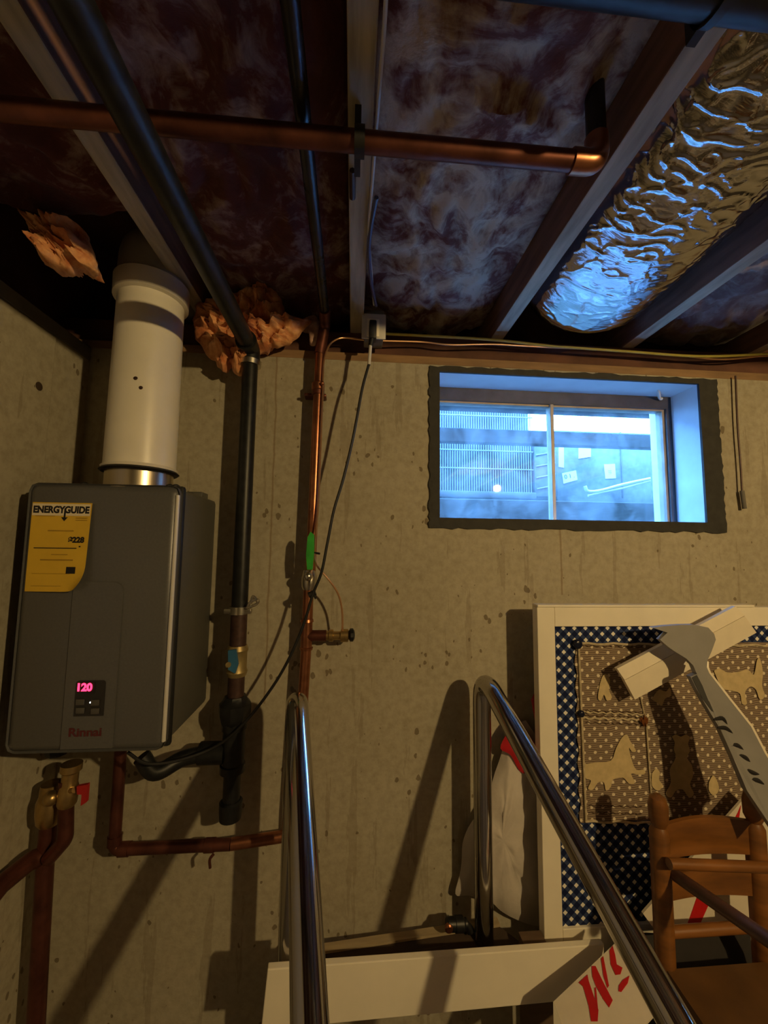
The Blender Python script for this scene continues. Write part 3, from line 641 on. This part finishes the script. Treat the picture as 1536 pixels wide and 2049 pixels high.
for i in range(20): bm.faces.new((G[0][i], B2[0][i], B2[0][i+1], G[0][i+1])); bm.faces.new((G[26][i+1], B2[26][i+1], B2[26][i], G[26][i]))
for j in range(26): bm.faces.new((G[j+1][0], B2[j+1][0], B2[j][0], G[j][0])); bm.faces.new((G[j][20], B2[j][20], B2[j+1][20], G[j+1][20]))
m = MB(); m.bm.free(); m.bm = bm; m.build('paper', M['yellow'], en)
def on_sheet(name, me_obj):                         # bend a flat print (built in u,v metres from the top-left) onto the paper
    for v in me_obj.data.vertices:
        u, w_ = v.co.x/W_, -v.co.y/H_
        p = sheet(u, w_); v.co = p + Vector((0, -.0007-v.co.z*.5, 0))
    return me_obj
def ptext(body, u, v, size, bold=0, sx=1, mt='ink'):
    o = text('print_text', body, size, M[mt], Matrix.Translation((u*W_, -v*H_, 0)), en, .0001, bold, sx); return on_sheet('', o)
def pbar(u0, v0, u1, v1, mt='ink', nm='print_line'):
    bm = bmesh.new(); n = 8; r = [[bm.verts.new((W_*(u0+(u1-u0)*i/n), -H_*(v0+(v1-v0)*j/2), 0)) for i in range(n+1)] for j in range(3)]
    for j in range(2):
        for i in range(n): bm.faces.new((r[j][i], r[j+1][i], r[j+1][i+1], r[j][i+1]))
    me = bpy.data.meshes.new(nm); bm.to_mesh(me); bm.free(); return on_sheet('', link(nm, me, M[mt], en))
pbar(.01, .015, .985, .15, 'inkwhite', 'print_band')
ptext('ENERGYGUIDE', .495, .085, .0205, .0011, .86); 
ar = MB().prism([Vector((.56*W_+x*.0022, -H_*.10+y*.0022, 0)) for x, y in ((-.9, 3), (.9, 3), (.9, -6), (3.2, -6), (0, -10), (-3.2, -6), (-.9, -6))], (0, 0, .0001)).build('print_arrow', M['ink'], en, smooth=False); on_sheet('', ar)
pbar(.07, .152, .40, .158, 'inkpale'); pbar(.75, .17, .95, .178, 'inkpale'); pbar(.75, .195, .95, .203, 'inkpale')
pbar(.30, .315, .74, .328, 'inkpale'); pbar(.22, .642, .78, .656, 'inkpale'); pbar(.40, .585, .68, .593, 'inkpale'); pbar(.10, .80, .75, .805, 'inkpale'); pbar(.10, .935, .62, .94, 'inkpale')
ptext('$228', .80, .425, .0165, .0009); pbar(.09, .512, .82, .522); pbar(.855, .49, .885, .505)
pbar(.68, .725, .84, .80, 'ink', 'print_logo'); 

# ---------------------------------------------------------------- cables at the sill, outlet, cord
yc_ = MB().tube(spline([PY(a, b, 1.175) for a, b in ((772, 668), (850, 672), (985, 680), (1100, 692), (1250, 703), (1400, 713), (1536, 708), (1640, 700))]), .0042, 10).build('yellow_cable', M['yellowwire'])
tag(yc_, 'yellow cable stretched along the sill from the outlet box', 'cable')
gw = MB().tube(spline([PY(a, b, Y) for a, b, Y in ((1640, 712, 1.19), (1536, 712, 1.18), (1440, 719, 1.18), (1330, 708, 1.18), (1200, 700, 1.18), (1060, 693, 1.18), (985, 689, 1.18), (900, 690, 1.18), (840, 684, 1.18), (740, 681, 1.165), (690, 676, 1.16), (668, 682, 1.15), (655, 698, 1.14), (647, 730, 1.135), (645, 800, 1.13), (641, 900, 1.13), (637, 1000, 1.128), (631, 1080, 1.12), (629, 1110, 1.115), (634, 1132, 1.10), (656, 1158, 1.10), (676, 1188, 1.115), (684, 1222, 1.13), (685, 1262, 1.14))]), .0028, 8).build('ground_wire', M['brightcu'])
tag(gw, 'thin bare copper wire along the sill and down beside the riser to the drain valve', 'wire')
MB().tube([PY(628, 1106, 1.115), PY(640, 1108, 1.12)], .003, 6).build('tie_tail', M['blackr'], gw)
ol = thing('outlet', 'white square outlet plate on a box under the middle joist', 'outlet')
q0, q1 = PY(723, 676, 1.12), PY(772, 629, 1.12)
MB().box((q0.x, 1.12, q0.z), (q1.x, 1.126, q1.z), .002).build('cover_plate', M['whitewire'], ol)
MB().box((q0.x+.016, 1.116, q0.z+.004), (q1.x-.02, 1.121, q1.z-.018), .0015).build('receptacle', M['white'], ol)
MB().box((q0.x+.008, 1.126, q0.z+.006), (q1.x-.006, 1.19, q1.z+.01), .003).build('metal_box', M['greywood'], ol)
MB().box((q0.x+.012, 1.14, q1.z), (q1.x-.004, 1.17, 2.22), .003).build('box_extension', M['greywood'], ol)
pc = thing('power_cord', 'black power cord drooping from the outlet plug to the heater', 'cord')
a, b = PY(738, 678, 1.10), PY(753, 645, 1.10)
MB().box((a.x, 1.085, a.z-.004), (b.x, 1.119, b.z), .004).build('plug', M['blackr'], pc)
s0, s1 = PY(741, 692, 1.095), PY(738, 730, 1.09)
MB().tube([PY(745, 674, 1.095), s0], .007, 12).build('plug_neck', M['blackr'], pc)
MB().tube([s0, s1], .0048, 12).build('strain_relief', M['whitewire'], pc)
cpts = [(738, 728, 1.09), (725, 775, 1.085), (713, 840, 1.08), (703, 890, 1.08), (686, 960, 1.08), (668, 1020, 1.08), (655, 1085, 1.08), (643, 1145, 1.08), (626, 1188, 1.085), (613, 1232, 1.085), (600, 1268, 1.085), (578, 1318, 1.085), (548, 1370, 1.085), (505, 1428, 1.085), (462, 1472, 1.08), (425, 1497, 1.075), (380, 1515, 1.05), (335, 1526, 1.02), (290, 1527, 1.0), (255, 1505, 1.0)]
MB().tube(spline([PY(*p) for p in cpts]), .0038, 10).build('cord', M['blackr'], pc)
q = PY(622, 1188, 1.09); MB().tube([(q.x-.006, q.y, q.z-.004), (q.x+.012, q.y, q.z+.004)], .008, 10).build('cable_tie', M['blackr'], pc)
MB().tube([q+Vector((.006, -.004, .0)), q+Vector((.014, -.008, -.012))], .003, 6).build('tie_tail', M['blackr'], pc)
z1 = 2.183
vw = [PZ(a, b, z1) for a, b in ((775, -60), (768, 60), (757, 200), (748, 320), (742, 400), (738, 470), (744, 560), (748, 610))]
tag(MB().tube(spline(vw), .003, 8).build('white_cable', M['whitewire']), 'thin white cable stapled along the middle joist', 'cable')
vb = [PZ(a, b, z1-.002) for a, b in ((753, 395), (748, 420), (742, 455), (738, 500), (742, 560), (752, 612))]
tag(MB().tube(spline(vb), .0045, 8).build('blue_cable', M['bluewire']), 'short dark blue cable beside the middle joist above the outlet', 'cable')
q = [PY(a, b, 1.185) for a, b in ((1471, 752), (1475, 850), (1481, 930), (1484, 982), (1489, 1018))]
rd = thing('hanging_rod', 'thin rusty rod with thicker end hanging on the wall right of the window', 'rod')
MB().tube(spline(q[:4]), .0028, 8).build('rod', M['ironred'], rd); MB().tube([q[3], q[4]], .0062, 12).build('rod_end', M['greywood'], rd)

# ---------------------------------------------------------------- stainless hand rails
def rail(bx, by, zb0, top, d1, label, foot):
    r = thing('handrail', label, 'handrail', 'pair of bent stainless handrails')
    ux = Vector((.175, -.985, 0)).normalized()
    a = Vector((bx, by, zb0)); b = Vector((bx, by, top+.035)); 
    f0 = b + ux*.055; 
    tail = Vector(d1)
    f1 = Vector((bx, by, 0)) + ux*.82; 
    e = tail + (tail-(b+ux*.04)).normalized()*.16
    pts = fillet([a, b, e, Vector((e.x+.02, e.y-.02, .0))], [.048, .08], 12)
    MB().tube(pts, .0245, 28).build('rail_tube', M['steel'], r)
    MB().lathe((bx, by, zb0-.001), (0, 0, 1), [(0, .024), (.002, .0265), (.028, .0265), (.03, .024)]).build('rubber_foot', M['blackr'], r)
    MB().lathe((e.x+.02, e.y-.02, 0), (0, 0, 1), [(0, .03), (.03, .03), (.032, .025)]).build('rubber_foot', M['blackr'], r)
    return r
rail(-.128, 1.005, .392, 1.125, (-.029, .489, .868), 'left stainless handrail, in front of the copper pipe', 0)
rail(.368, 1.12, .402, 1.122, (.456, .608, .868), 'right stainless handrail, in front of the bag and white framed board', 0)

# ---------------------------------------------------------------- low white trough in front of the wall
tr = thing('white_trough', 'long low white board with brown trough behind it under the handrails', 'bench')
A, B = PY(535, 1940, .955), PY(1165, 1893, 1.02); A2 = PY(535, 2049, .955); hgt = .118
dirx = (B-A).normalized(); nrm = Vector((-dirx.y, dirx.x, 0)).normalized()
up = dirx.cross(nrm)*-1 if dirx.cross(nrm).z < 0 else dirx.cross(nrm)
Ln = (B-A).length + .06
def slab(o, lx, ly, lz, name, mt, par, bev=.002):
    m = MB(); m.box((0, 0, 0), (lx, ly, lz), bev); M4 = Matrix((dirx, nrm, up)).transposed().to_4x4(); M4.translation = o
    bmesh.ops.transform(m.bm, matrix=M4, verts=m.bm.verts[:]); return m.build(name, mt, par, smooth=False)
slab(A - up*hgt, Ln, .016, hgt, 'front_board', M['white'], tr)
t0, t1 = PY(590, 1913, 1.10), PY(1000, 1850, 1.15); s0, s1 = PY(585, 1952, 1.02), PY(1095, 1925, 1.07)
MB().prism([t0, t1, t1+Vector((0, .022, .0)), t0+Vector((0, .022, .0))], (0, 0, -.014)).build('back_rail', M['timber'], tr, smooth=False)
MB().prism([t0+Vector((0, 0, -.006)), t1+Vector((0, 0, -.006)), s1, s0], (0, 0, -.014)).build('trough_floor', M['darkboard'], tr, smooth=False)
for s in (.05, .66):
    p = A + dirx*s + nrm*.06
    MB().box((p.x-.03, p.y-.03, 0), (p.x+.03, p.y+.03, p.z-.04)).build('leg', M['brownvoid'], tr, smooth=False)
hf = thing('hose_fitting', 'short copper ended dark hose fitting beside the right handrail foot', 'fitting')
q = PY(893, 1850, 1.125); ax = Vector((1, .1, -.1))
MB().lathe(q, ax, [(0, .013), (.003, .016), (.022, .016), (.023, .018), (.045, .018), (.05, .013), (.056, .013)], 16).build('sleeve', M['iron'], hf)
MB().lathe(q+Vector((.004, -.0165, 0)), (0, 1, 0), [(0, .008), (.003, .011), (.01, .011)], 14).build('copper_end', M['copper'], hf)
MB().tube(spline([q+ax*.05, q+ax*.06+Vector((0, 0, -.008)), q+ax*.066+Vector((0, 0, -.018))]), .011, 12).build('hose', M['blackr'], hf)

# ---------------------------------------------------------------- plastic bag
bg = thing('plastic_bag', 'crumpled white plastic bag with red print behind the right handrail', 'bag')
puff('bag_body', OUT([(1052, 1440), (1082, 1500), (1088, 1640), (1086, 1830), (1060, 1850), (1010, 1828), (985, 1808), (940, 1792), (912, 1788), (922, 1740), (924, 1690), (942, 1648), (975, 1590), (1005, 1500), (1022, 1455)], 1.172), .04, M['bagw'], bg, bump=.014, jag=.004, seed=5, nscale=16)
puff('red_print', OUT([(1032, 1440), (1064, 1480), (1086, 1530), (1046, 1548), (1022, 1512), (1001, 1497), (1014, 1466)], 1.147), .010, M['bagred'], bg, bump=.003, jag=.001, seed=6, rings=4)
puff('red_print', OUT([(1062, 1400), (1074, 1385), (1080, 1470), (1072, 1452)], 1.15), .012, M['bagred'], bg, bump=.003, jag=.001, seed=8, rings=4)

# ---------------------------------------------------------------- framed pin board
bd = thing('pin_board', 'large white framed board covered with blue gingham, leaning by the wall', 'board')
FX0, FX1, YB, FT, FB = .518, 1.62, 1.088, PY(1075, 1215, 1.088).z, .36
ix0 = PY(1110, 1256, YB).x; it_ = PY(1115, 1254, YB).z; ib = PY(1150, 1858, YB).z
MB().box((FX0, YB, FB), (ix0, YB+.03, FT), .002).build('stile', M['white'], bd, smooth=False)
MB().box((FX1-(ix0-FX0), YB, FB), (FX1, YB+.03, FT), .002).build('stile', M['white'], bd, smooth=False)
MB().box((ix0, YB, it_), (FX1-(ix0-FX0), YB+.03, FT), .002).build('top_rail', M['white'], bd, smooth=False)
MB().box((ix0, YB, FB), (FX1-(ix0-FX0), YB+.03, ib), .002).build('bottom_rail', M['white'], bd, smooth=False)
MB().box((FX0, YB-.004, FT), (PY(1508, 1224, YB).x, YB+.03, FT+.007), .002).build('top_cap', M['white'], bd, smooth=False)
MB().box((ix0, YB+.008, ib), (FX1-(ix0-FX0), YB+.024, it_)).build('gingham_panel', M['gingham'], bd, smooth=False)
MB().box((FX0+.01, YB+.002, 0), (FX0+.05, YB+.03, FB)).build('leg', M['white'], bd, smooth=False)
MB().box((FX1-.05, YB+.002, 0), (FX1-.01, YB+.03, FB)).build('leg', M['white'], bd, smooth=False)
lc = thing('lace_panel', 'cream lace panel of animal figures pinned on the blue gingham board', 'lace')
YL = YB+.004
lx0 = PY(1155, 1450, YL).x; lt = PY(1160, 1288, YL).z; lb = PY(1200, 1645, YL).z
bm = bmesh.new(); nx, nz = 60, 40
G = [[bm.verts.new((lx0+.75*i/nx + (.003*math.sin(j*1.1) if i == 0 else 0), YL - .0018*mnoise.noise(Vector((i*.25, j*.25, 0))), lt+(lb-lt)*j/nz)) for i in range(nx+1)] for j in range(nz+1)]
B2 = [[bm.verts.new(v.co+Vector((0, .001, 0))) for v in r] for r in G]
for j in range(nz):
    for i in range(nx): bm.faces.new((G[j][i], G[j][i+1], G[j+1][i+1], G[j+1][i])); bm.faces.new((B2[j][i], B2[j+1][i], B2[j+1][i+1], B2[j][i+1]))
m = MB(); m.bm.free(); m.bm = bm; m.build('net', M['lace'], lc)
YQ = YL-.0034
def fig(name, pts, mt='lacefig', y=YQ, parent=lc): return MB().prism([PY(a, b, y) for a, b in spl2(pts)], (0, .0009, 0)).build(name, M[mt], parent, smooth=False)
def spl2(pts):
    s = spline([(a, b, 0) for a, b in list(pts)+[pts[0]]], 3)[:-1]; return [(p.x, p.y) for p in s]
fig('horse_figure', [(1166, 1530), (1190, 1526), (1222, 1522), (1232, 1498), (1244, 1476), (1254, 1470), (1260, 1482), (1272, 1502), (1264, 1504), (1258, 1496), (1262, 1516), (1272, 1540), (1288, 1540), (1290, 1548), (1276, 1550), (1262, 1548), (1270, 1566), (1258, 1568), (1246, 1556), (1226, 1560), (1222, 1574), (1212, 1582), (1208, 1566), (1196, 1566), (1186, 1580), (1176, 1578), (1182, 1562), (1170, 1556)])
fig('bear_figure', [(1344, 1474), (1352, 1470), (1362, 1474), (1372, 1470), (1380, 1476), (1376, 1488), (1380, 1502), (1374, 1516), (1384, 1532), (1386, 1552), (1380, 1570), (1388, 1588), (1378, 1596), (1366, 1580), (1352, 1582), (1342, 1596), (1332, 1588), (1342, 1566), (1340, 1540), (1352, 1516), (1348, 1500), (1350, 1486)])
fig('rabbit_figure', [(1200, 1368), (1206, 1352), (1214, 1350), (1220, 1362), (1218, 1380), (1224, 1396), (1214, 1402), (1208, 1390), (1202, 1402), (1196, 1396)])
fig('rabbit_figure', [(1304, 1400), (1312, 1386), (1320, 1380), (1332, 1384), (1340, 1376), (1342, 1392), (1330, 1398), (1324, 1412), (1314, 1406)])
fig('horse_figure', [(1428, 1342), (1440, 1338), (1456, 1346), (1478, 1344), (1496, 1340), (1508, 1350), (1514, 1322), (1520, 1318), (1526, 1346), (1524, 1372), (1530, 1392), (1520, 1400), (1512, 1380), (1500, 1374), (1490, 1386), (1494, 1408), (1484, 1408), (1480, 1388), (1462, 1382), (1444, 1378), (1436, 1362)])
fig('duck_figure', [(1304, 1548), (1312, 1538), (1320, 1546), (1318, 1560), (1326, 1572), (1316, 1582), (1304, 1572)])
fig('duck_figure', [(1418, 1566), (1426, 1552), (1434, 1562), (1438, 1580), (1428, 1592), (1418, 1582)])
def bandx(px0, py0, px1, py1, t, mt='laceseam'):
    a, b = PY(px0, py0, YQ+.0004), PY(px1, py1, YQ+.0004); n = 24
    m = MB(); m.tube([a+(b-a)*(i/n)+Vector((0, 0, .0022*math.sin(i*1.9))) for i in range(n+1)], t, 6); return m.build('lace_hem', M[mt], lc)
bandx(1157, 1288, 1560, 1292, .0035); bandx(1157, 1292, 1172, 1643, .0035); bandx(1170, 1644, 1560, 1650, .003)
bandx(1165, 1425, 1290, 1430, .002); bandx(1165, 1437, 1300, 1440, .0028); bandx(1292, 1440, 1302, 1590, .0026); bandx(1280, 1390, 1290, 1436, .0022)
for y_ in (1292, 1422, 1432, 1446, 1612, 1626): bandx(1166+(y_-1290)*.04, y_, 1284, y_+3, .0011, 'laceline')
for px, py, r, lbl in ((1158, 1290, .0135, 'larger round dark pin at the top left corner of the lace'), (1165, 1430, .0095, 'small round dark pin half way down the left edge of the lace')):
    c = PY(px, py, YL-.012); p_ = tag(MB().lathe(c, (0, 1, 0), [(0, r*.5), (.002, r*.85), (.005, r), (.0085, r), (.01, r*.4), (.016, r*.3)], 16).build('push_pin', M['pin']), lbl, 'pin', 'pins on the lace')
hc = PY(1290, 1444, YL-.010); hp = []
for k in range(24):
    t_ = 2*math.pi*k/24; hp.append(hc + Vector((.00082*16*math.sin(t_)**3, 0, .00082*(13*math.cos(t_)-5*math.cos(2*t_)-2*math.cos(3*t_)-math.cos(4*t_)))))
m = MB(); m.prism(hp, (0, .011, 0)); bmesh.ops.bevel(m.bm, geom=[e for e in m.bm.edges if abs(e.verts[0].co.y-hc.y) < 1e-5 and abs(e.verts[1].co.y-hc.y) < 1e-5], offset=.0035, segments=3, affect='EDGES')
tag(m.build('heart_pin', M['heart']), 'glossy brown heart shaped pin in the middle of the lace', 'pin', 'pins on the lace')

# ---------------------------------------------------------------- cream blade and grey paddle
bl_ = thing('cream_blade', 'cream ridged plastic bar lying slantwise over the top of the pin board', 'blade')
YC = 1.045
c = [PY(a, b, YC) for a, b in ((1234, 1338), (1471, 1213), (1513, 1266), (1270, 1400))]
cm = [c[0]*.66+c[3]*.34+Vector((0, -.006, 0)), c[1]*.66+c[2]*.34+Vector((0, -.006, 0))]
m = MB(); m.prism([c[0], c[1], cm[1], cm[0]], (0, .012, 0)); m.build('bevel_face', M['plank'], bl_, smooth=False)
k = Vector((.0, 0, -.0012))
m = MB(); m.prism([cm[0]+k, cm[1]+k, c[2], c[3]], (0, .012, 0)); m.build('flat_face', M['plank'], bl_, smooth=False)
pd = thing('grey_paddle', 'grey paddle with flared head and dark lettering leaning across the cream bar', 'paddle')
def S6(x, y): return (1280+x/6, 1200+y/6)
def S3(x, y): return (1036+x/3.072, 1180+y/3.072)
Yh = lambda py: 1.005 - .13*(py-1250)/400
head = [S6(x, y) for x, y in ((150, 335), (300, 316), (480, 303), (640, 300), (820, 335), (890, 410), (910, 480), (860, 620), (810, 730), (802, 810), (830, 880))] + [S6(1060, 1180), S6(1330, 1520), (1530, 1508), (1590, 1600), (1560, 1680), (1494, 1582), (1466, 1515), (1440, 1458), (1418, 1422), (1394, 1380), (1381, 1354), (1394, 1349)] + [S6(640, 790), S6(560, 710), S6(400, 610), S6(330, 560), S6(240, 480), S6(330, 395)]
pp = [PY(a, b, Yh(b)) for a, b in head]
MB().prism(pp, (0, .014, 0)).build('body', M['paddle'], pd, smooth=False)
# slot shade painted dark on the lower left edge, rim painted pale as lit
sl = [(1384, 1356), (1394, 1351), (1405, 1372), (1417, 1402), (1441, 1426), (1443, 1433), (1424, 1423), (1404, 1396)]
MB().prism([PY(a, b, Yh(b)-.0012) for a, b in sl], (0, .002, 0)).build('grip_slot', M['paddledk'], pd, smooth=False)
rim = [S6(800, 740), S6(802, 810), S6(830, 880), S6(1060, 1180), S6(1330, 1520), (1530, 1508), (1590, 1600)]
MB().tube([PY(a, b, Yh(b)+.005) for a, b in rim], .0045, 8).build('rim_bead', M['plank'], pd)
for a, b, c_, w_ in (((1200, 800), (1250, 790), (1285, 830), 7), ((1225, 850), (1270, 850), (1320, 885), 8), ((1305, 960), (1340, 955), (1385, 985), 8), ((1340, 1010), (1390, 1030), (1425, 1060), 8), ((1395, 1100), (1430, 1120), (1480, 1135), 8), ((1425, 1165), (1465, 1170), (1510, 1195), 9)):
    pts = spline([PY(*S3(*q), Yh(S3(*q)[1])-.001) for q in (a, b, c_)], 4)
    MB().tube(pts, [.0015+.0042*math.sin(math.pi*i/(len(pts)-1)) for i in range(len(pts))], 6).build('lettering_stroke', M['ink'], pd)

# ---------------------------------------------------------------- tall ladder-back chair
ch = thing('ladder_back_chair', 'brown stained ladder back chair in the lower right corner', 'chair')
YK = .95
lx, rx = PY(1320, 1700, YK).x, PY(1512, 1700, YK).x; pt = PY(1320, 1588, YK).z
sz = PY(1430, 1918, YK).z
for x in (lx, rx):
    MB().lathe((x, YK, 0), (0, 0, 1), [(0, .016), (.1, .018), (sz, .021), (pt-.085, .021), (pt-.072, .0145), (pt-.058, .0205), (pt-.025, .0215), (pt-.008, .017), (pt, .006)], 18).build('back_post', M['chair'], ch)
def slat(y0, y1):
    za, zb_ = PY(1345, y0, YK).z, PY(1345, y1, YK).z; n = 14; bm = bmesh.new(); cols = []
    for i in range(n+1):
        q = i/n; x = lx+.012+(rx-lx-.024)*q; y = YK+.010*math.sin(math.pi*q); up_ = .007*math.sin(math.pi*q)
        cols.append([bm.verts.new((x, y-.005, za+up_)), bm.verts.new((x, y+.005, za+up_)), bm.verts.new((x, y+.005, zb_)), bm.verts.new((x, y-.005, zb_))])
    for A_, B_ in zip(cols, cols[1:]):
        for k in range(4): bm.faces.new((A_[k], B_[k], B_[(k+1) % 4], A_[(k+1) % 4]))
    bm.faces.new(cols[0]); bm.faces.new(cols[-1])
    m = MB(); m.bm.free(); m.bm = bm; return m.build('slat', M['chair'], ch)
slat(1648, 1716); slat(1752, 1800)
MB().tube([(lx, YK, PY(1400, 1861, YK).z), (rx, YK, PY(1400, 1861, YK).z)], .012, 14).build('seat_rail', M['chair'], ch)
fy = .66; fxl, fxr = lx-.03, rx+.03
MB().prism([(fxl, fy, sz-.02), (fxr, fy, sz-.02), (rx+.01, YK-.015, sz-.02), (lx-.01, YK-.015, sz-.02)], (0, 0, .02)).build('seat', M['seat'], ch, smooth=False)  # seat in a darker wood tone than the rest of the chair
az = PY(1400, 1730, .92).z
for x in (fxl, fxr): MB().lathe((x, fy+.03, 0), (0, 0, 1), [(0, .014), (.1, .018), (sz-.02, .02), (sz+.02, .018), (sz+.07, .016)], 16).build('front_leg', M['chair'], ch)
a = PY(1352, 1752, YK-.02); b = PY(1536, 1880, .74)
MB().tube([a, b+(b-a)*.12], .0135, 16).build('arm_rod', M['chairdk'], ch)
MB().tube([PY(1338, 1728, .915), PY(1545, 1736, .915)], .0115, 14).build('back_rod', M['chair'], ch)
for z_ in (.18, .32): MB().tube([(fxl, fy+.03, z_), (lx, YK, z_)], .011, 12).build('stretcher', M['chair'], ch); MB().tube([(fxr, fy+.03, z_), (rx, YK, z_)], .011, 12).build('stretcher', M['chair'], ch)

# ---------------------------------------------------------------- signs
sg = thing('board_sign', 'white sign with red stripe standing behind the chair slats', 'sign')
Ys = 1.035
pl = [PY(a, b, Ys) for a, b in ((1286, 1828), (1500, 1584), (1620, 1690), (1560, 1850), (1306, 1856))]
MB().prism(pl, (0, .006, 0)).build('sheet', M['signw'], sg, smooth=False)
MB().prism([PY(a, b, Ys-.0012) for a, b in ((1396, 1790), (1422, 1800), (1400, 1850), (1376, 1848))], (0, .0012, 0)).build('red_stripe', M['signred'], sg, smooth=False)
MB().prism([PY(a, b, Ys-.0012) for a, b in ((1482, 1612), (1478, 1640), (1470, 1646), (1466, 1646), (1476, 1626))], (0, .0012, 0)).build('red_stripe', M['signred'], sg, smooth=False)
puff('dark_sack', OUT([(1228, 1905), (1262, 1872), (1330, 1868), (1420, 1872), (1500, 1870), (1560, 1885), (1585, 2050), (1590, 2255), (1400, 2262), (1230, 2255), (1205, 2080)], 1.03), .075, mat('dark_sackcloth', (.018, .015, .014), .85, var=.3), bump=.012, jag=.006, seed=21, nscale=10)  # added dark form painting the shade behind the chair
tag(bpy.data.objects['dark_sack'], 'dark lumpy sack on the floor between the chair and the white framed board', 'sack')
sw = thing('letter_sign', 'white sign with slanted red letters leaning under the right handrail', 'sign')
Yq = .93
c0, c1, c2, c3 = PY(1107, 2004, Yq), PY(1250, 1868, Yq+.05), PY(1420, 2080, Yq-.10), PY(1170, 2180, Yq-.12)
nS = (c1-c0).cross(c3-c0).normalized(); nS = nS if nS.y < 0 else -nS
c2 = c1 + (c3-c0)
MB().prism([c0, c1, c2, c3], -nS*.005).build('sheet', M['signw'], sw, smooth=False)
ex = (c1-c0).normalized(); ey = nS.cross(ex)
if ey.z > 0 and False: pass
def onp(px, py): d = ray(px, py); return EYE + d*((c0-EYE).dot(nS)/d.dot(nS))
def stroke(pts, mt='signred'): return MB().prism([onp(a, b)+nS*.0006 for a, b in pts], nS*.0006).build('letter_stroke', M[mt], sw, smooth=False)
def Q(x, y): return (1036+x/6.144, 1849+y/6.144)
stroke([Q(*p) for p in ((745, 725), (855, 625), (870, 700), (990, 1060), (980, 1200), (900, 1200), (870, 1010), (800, 770))])
stroke([Q(*p) for p in ((905, 520), (955, 520), (1050, 720), (1165, 940), (1120, 1030), (1050, 930), (960, 770), (915, 650))])
stroke([Q(*p) for p in ((940, 790), (960, 780), (985, 1050), (960, 1060))])
stroke([Q(*p) for p in ((1020, 430), (1050, 400), (1080, 560), (1120, 760), (1100, 790), (1050, 640))])
stroke([Q(*p) for p in ((1125, 330), (1165, 270), (1195, 380), (1215, 500), (1285, 540), (1260, 620), (1200, 630), (1140, 500))])
stroke([Q(*p) for p in ((1240, 760), (1290, 690), (1370, 640), (1350, 730), (1270, 840), (1235, 830))])
